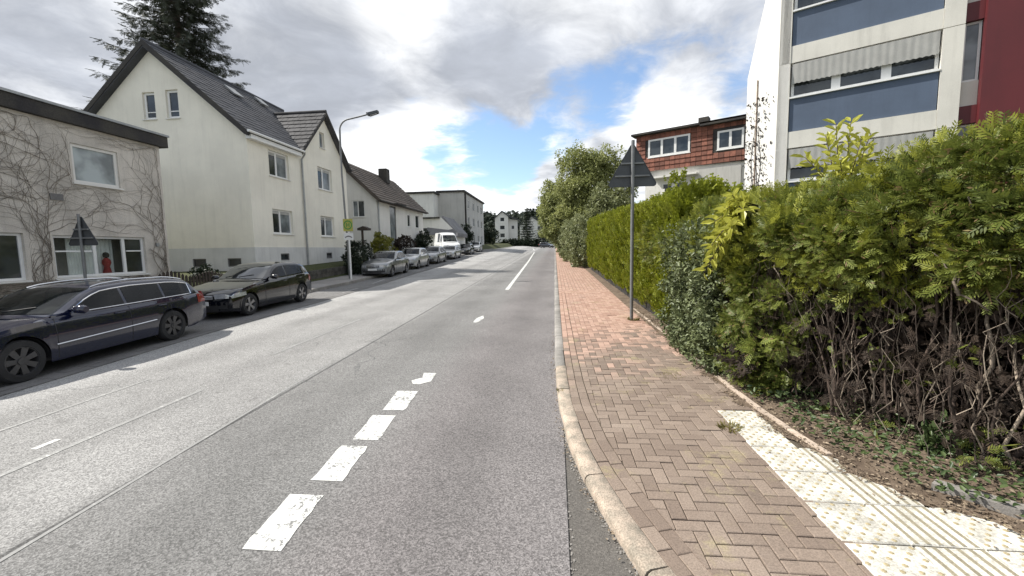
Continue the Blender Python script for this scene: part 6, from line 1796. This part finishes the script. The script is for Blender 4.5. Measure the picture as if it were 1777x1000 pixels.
# ------------------------------------------------------------------ litter, ground cover and weeds
def on_bed(n, tmax=1.2, ylo=1.6, yhi=12):
    y = ylo + (yhi - ylo) * rng.random(n) ** 1.4; t = rng.random(n) ** 1.3 * tmax
    x = np.array([bed_edge(v) for v in y]) + t * 1.35 - .03
    z = gz(x, y) + PV + .012 + .10 * smoothstep(0, 1.2, t) + .012 * np.sin(x * 13 + y * 9) * smoothstep(0.02, .3, t)
    return np.stack([x, y, z + rng.uniform(0.004, .02, n)], -1)
P = on_bed(9500); n = len(P)
A = unit(np.stack([rng.normal(size=n), rng.normal(size=n), rng.normal(0, .25, n)], -1)); N = np.array([0, 0, 1.0]) + rng.normal(0, .4, (n, 3))
V, F = scatter(LEAF[0], LEAF[1], P, A, N, rng.uniform(.012, .040, n))
raw_mesh('leaf_litter', V, F, 'leaf_litter', kind='stuff')
# crumbs and leaves strayed on to the slabs, blocks and into the kerb channel
n = 420; yq = rng.uniform(2.2, 9, n); xq = np.where(rng.random(n) < .55, np.array([bed_edge(v) for v in yq]) - rng.random(n) ** 2 * .5, np.array([kerb_x(v) for v in yq]) - .02 - rng.random(n) ** 2 * .06)
side = xq > np.array([kerb_x(v) for v in yq])
P = np.stack([xq, yq, gz(xq, yq) + np.where(side, PV + .012, .008)], -1)
A = unit(np.stack([rng.normal(size=n), rng.normal(size=n), rng.normal(0, .15, n)], -1)); N = np.array([0, 0, 1.0]) + rng.normal(0, .3, (n, 3))
V, F = scatter(LEAF[0], LEAF[1], P, A, N, rng.uniform(.010, .034, n))
raw_mesh('leaf_litter', V, F, 'leaf_litter', kind='stuff')
# ivy and small plants along the hedge foot
P = on_bed(3600, .9, 2.2, 7.5); P = P[(P[:, 0] > np.array([bed_edge(v) for v in P[:, 1]]) + .20)]
n = len(P); P[:, 2] += rng.uniform(.01, .09, n)
A = unit(np.stack([rng.normal(size=n), rng.normal(size=n), rng.uniform(-.1, .7, n)], -1)); N = np.array([-.2, -.2, 1.0]) + rng.normal(0, .4, (n, 3))
V, F = scatter(LEAF[0], LEAF[1], P, A, N, rng.uniform(.03, .07, n))
raw_mesh('ground_cover', V, F, 'leaf_ivy', kind='stuff')
po, ou = ell((3.27, 3.78, .24), (.10, .10, .17), .2)
leafy('plant', 'small dark green upright plant at the hedge foot near the corner stone', 'plant', 26, 16, po, ou, .07, .06, 'leaf_ivy', LEAF, loc=(3.27, 3.78, .08), up=.7, stems=[([(3.27, 3.78, .08), (3.26, 3.77, .34)], .008)])
# grit washed into the channel between apron and kerb and along the open seam
GT = (np.array([(-.5, -.4, 0), (.5, -.45, 0), (.45, .5, 0), (-.4, .45, 0), (0.05, 0, .55)], float), np.array([(0, 1, 4), (1, 2, 4), (2, 3, 4), (3, 0, 4)]))
n = 900; yq = rng.uniform(1.9, 6.2, n); kx_ = np.array([kerb_x(v) for v in yq]); pick = rng.random(n)
xq = np.where(pick < .6, kx_ - rng.random(n) ** 2 * .07, np.where((yq < 3.2), .062 + rng.normal(0, .02, n) + np.abs(rng.normal(0, .03, n)) * (3.4 - yq), kx_ - rng.random(n) ** 2 * .05))
P = np.stack([xq, yq, gz(xq, yq) - .008], -1)
V, F = scatter(GT[0], GT[1], P, np.stack([rng.normal(size=n), rng.normal(size=n), np.zeros(n)], -1), np.tile([0, 0, 1.0], (n, 1)), rng.uniform(.005, .018, n))
raw_mesh('gravel', V, F, 'concrete_kerb_grey', kind='stuff')
# weed tufts in the joints
def tuft(label, x, y, n, h, r):
    t = thing('weed_tuft', label, 'weed', (x, y, gzf(x, y) + PV), 'weed tufts in the paving')
    a = rng.uniform(0, 6.28, n); rr = np.sqrt(rng.random(n)) * r
    P = np.stack([x + rr * np.cos(a), y + rr * np.sin(a), np.full(n, gzf(x, y) + PV - .003)], -1)
    A = np.stack([np.cos(a) * .7, np.sin(a) * .7, rng.uniform(.35, 1.2, n)], -1) + rng.normal(0, .2, (n, 3))
    T = (np.array([(-.06, 0, 0), (.06, 0, 0), (.035, .6, .05), (0, 1, .18), (-.035, .6, .05)], float), np.array([(0, 1, 2, 4), (4, 2, 3, 3)]))
    T = (T[0][[0, 1, 2, 4]], np.array([(0, 1, 2, 3)]))
    V, F = scatter(T[0], T[1], P, A, rng.normal(size=(n, 3)) + np.array([0, 0, .5]), h * rng.uniform(.5, 1.2, n))
    raw_mesh('blades', V, F, 'leaf_weed', t)
tuft('yellowish weed tuft at the left edge of the white tactile slabs', 1.76, 4.28, 150, .085, .10)
tuft('dry grass tuft in the paving between kerb side and bed, before the tall sign post', 1.62, 5.9, 90, .05, .16)
tuft('flat mossy tuft near the middle of the paving above the first slab', 1.45, 5.1, 60, .03, .10)
tuft('grass tuft at the foot of the tall sign post', 1.86, 10.05, 110, .12, .12)
tuft('small weed in the kerb channel beside the asphalt apron', .05, 5.25, 50, .06, .05)
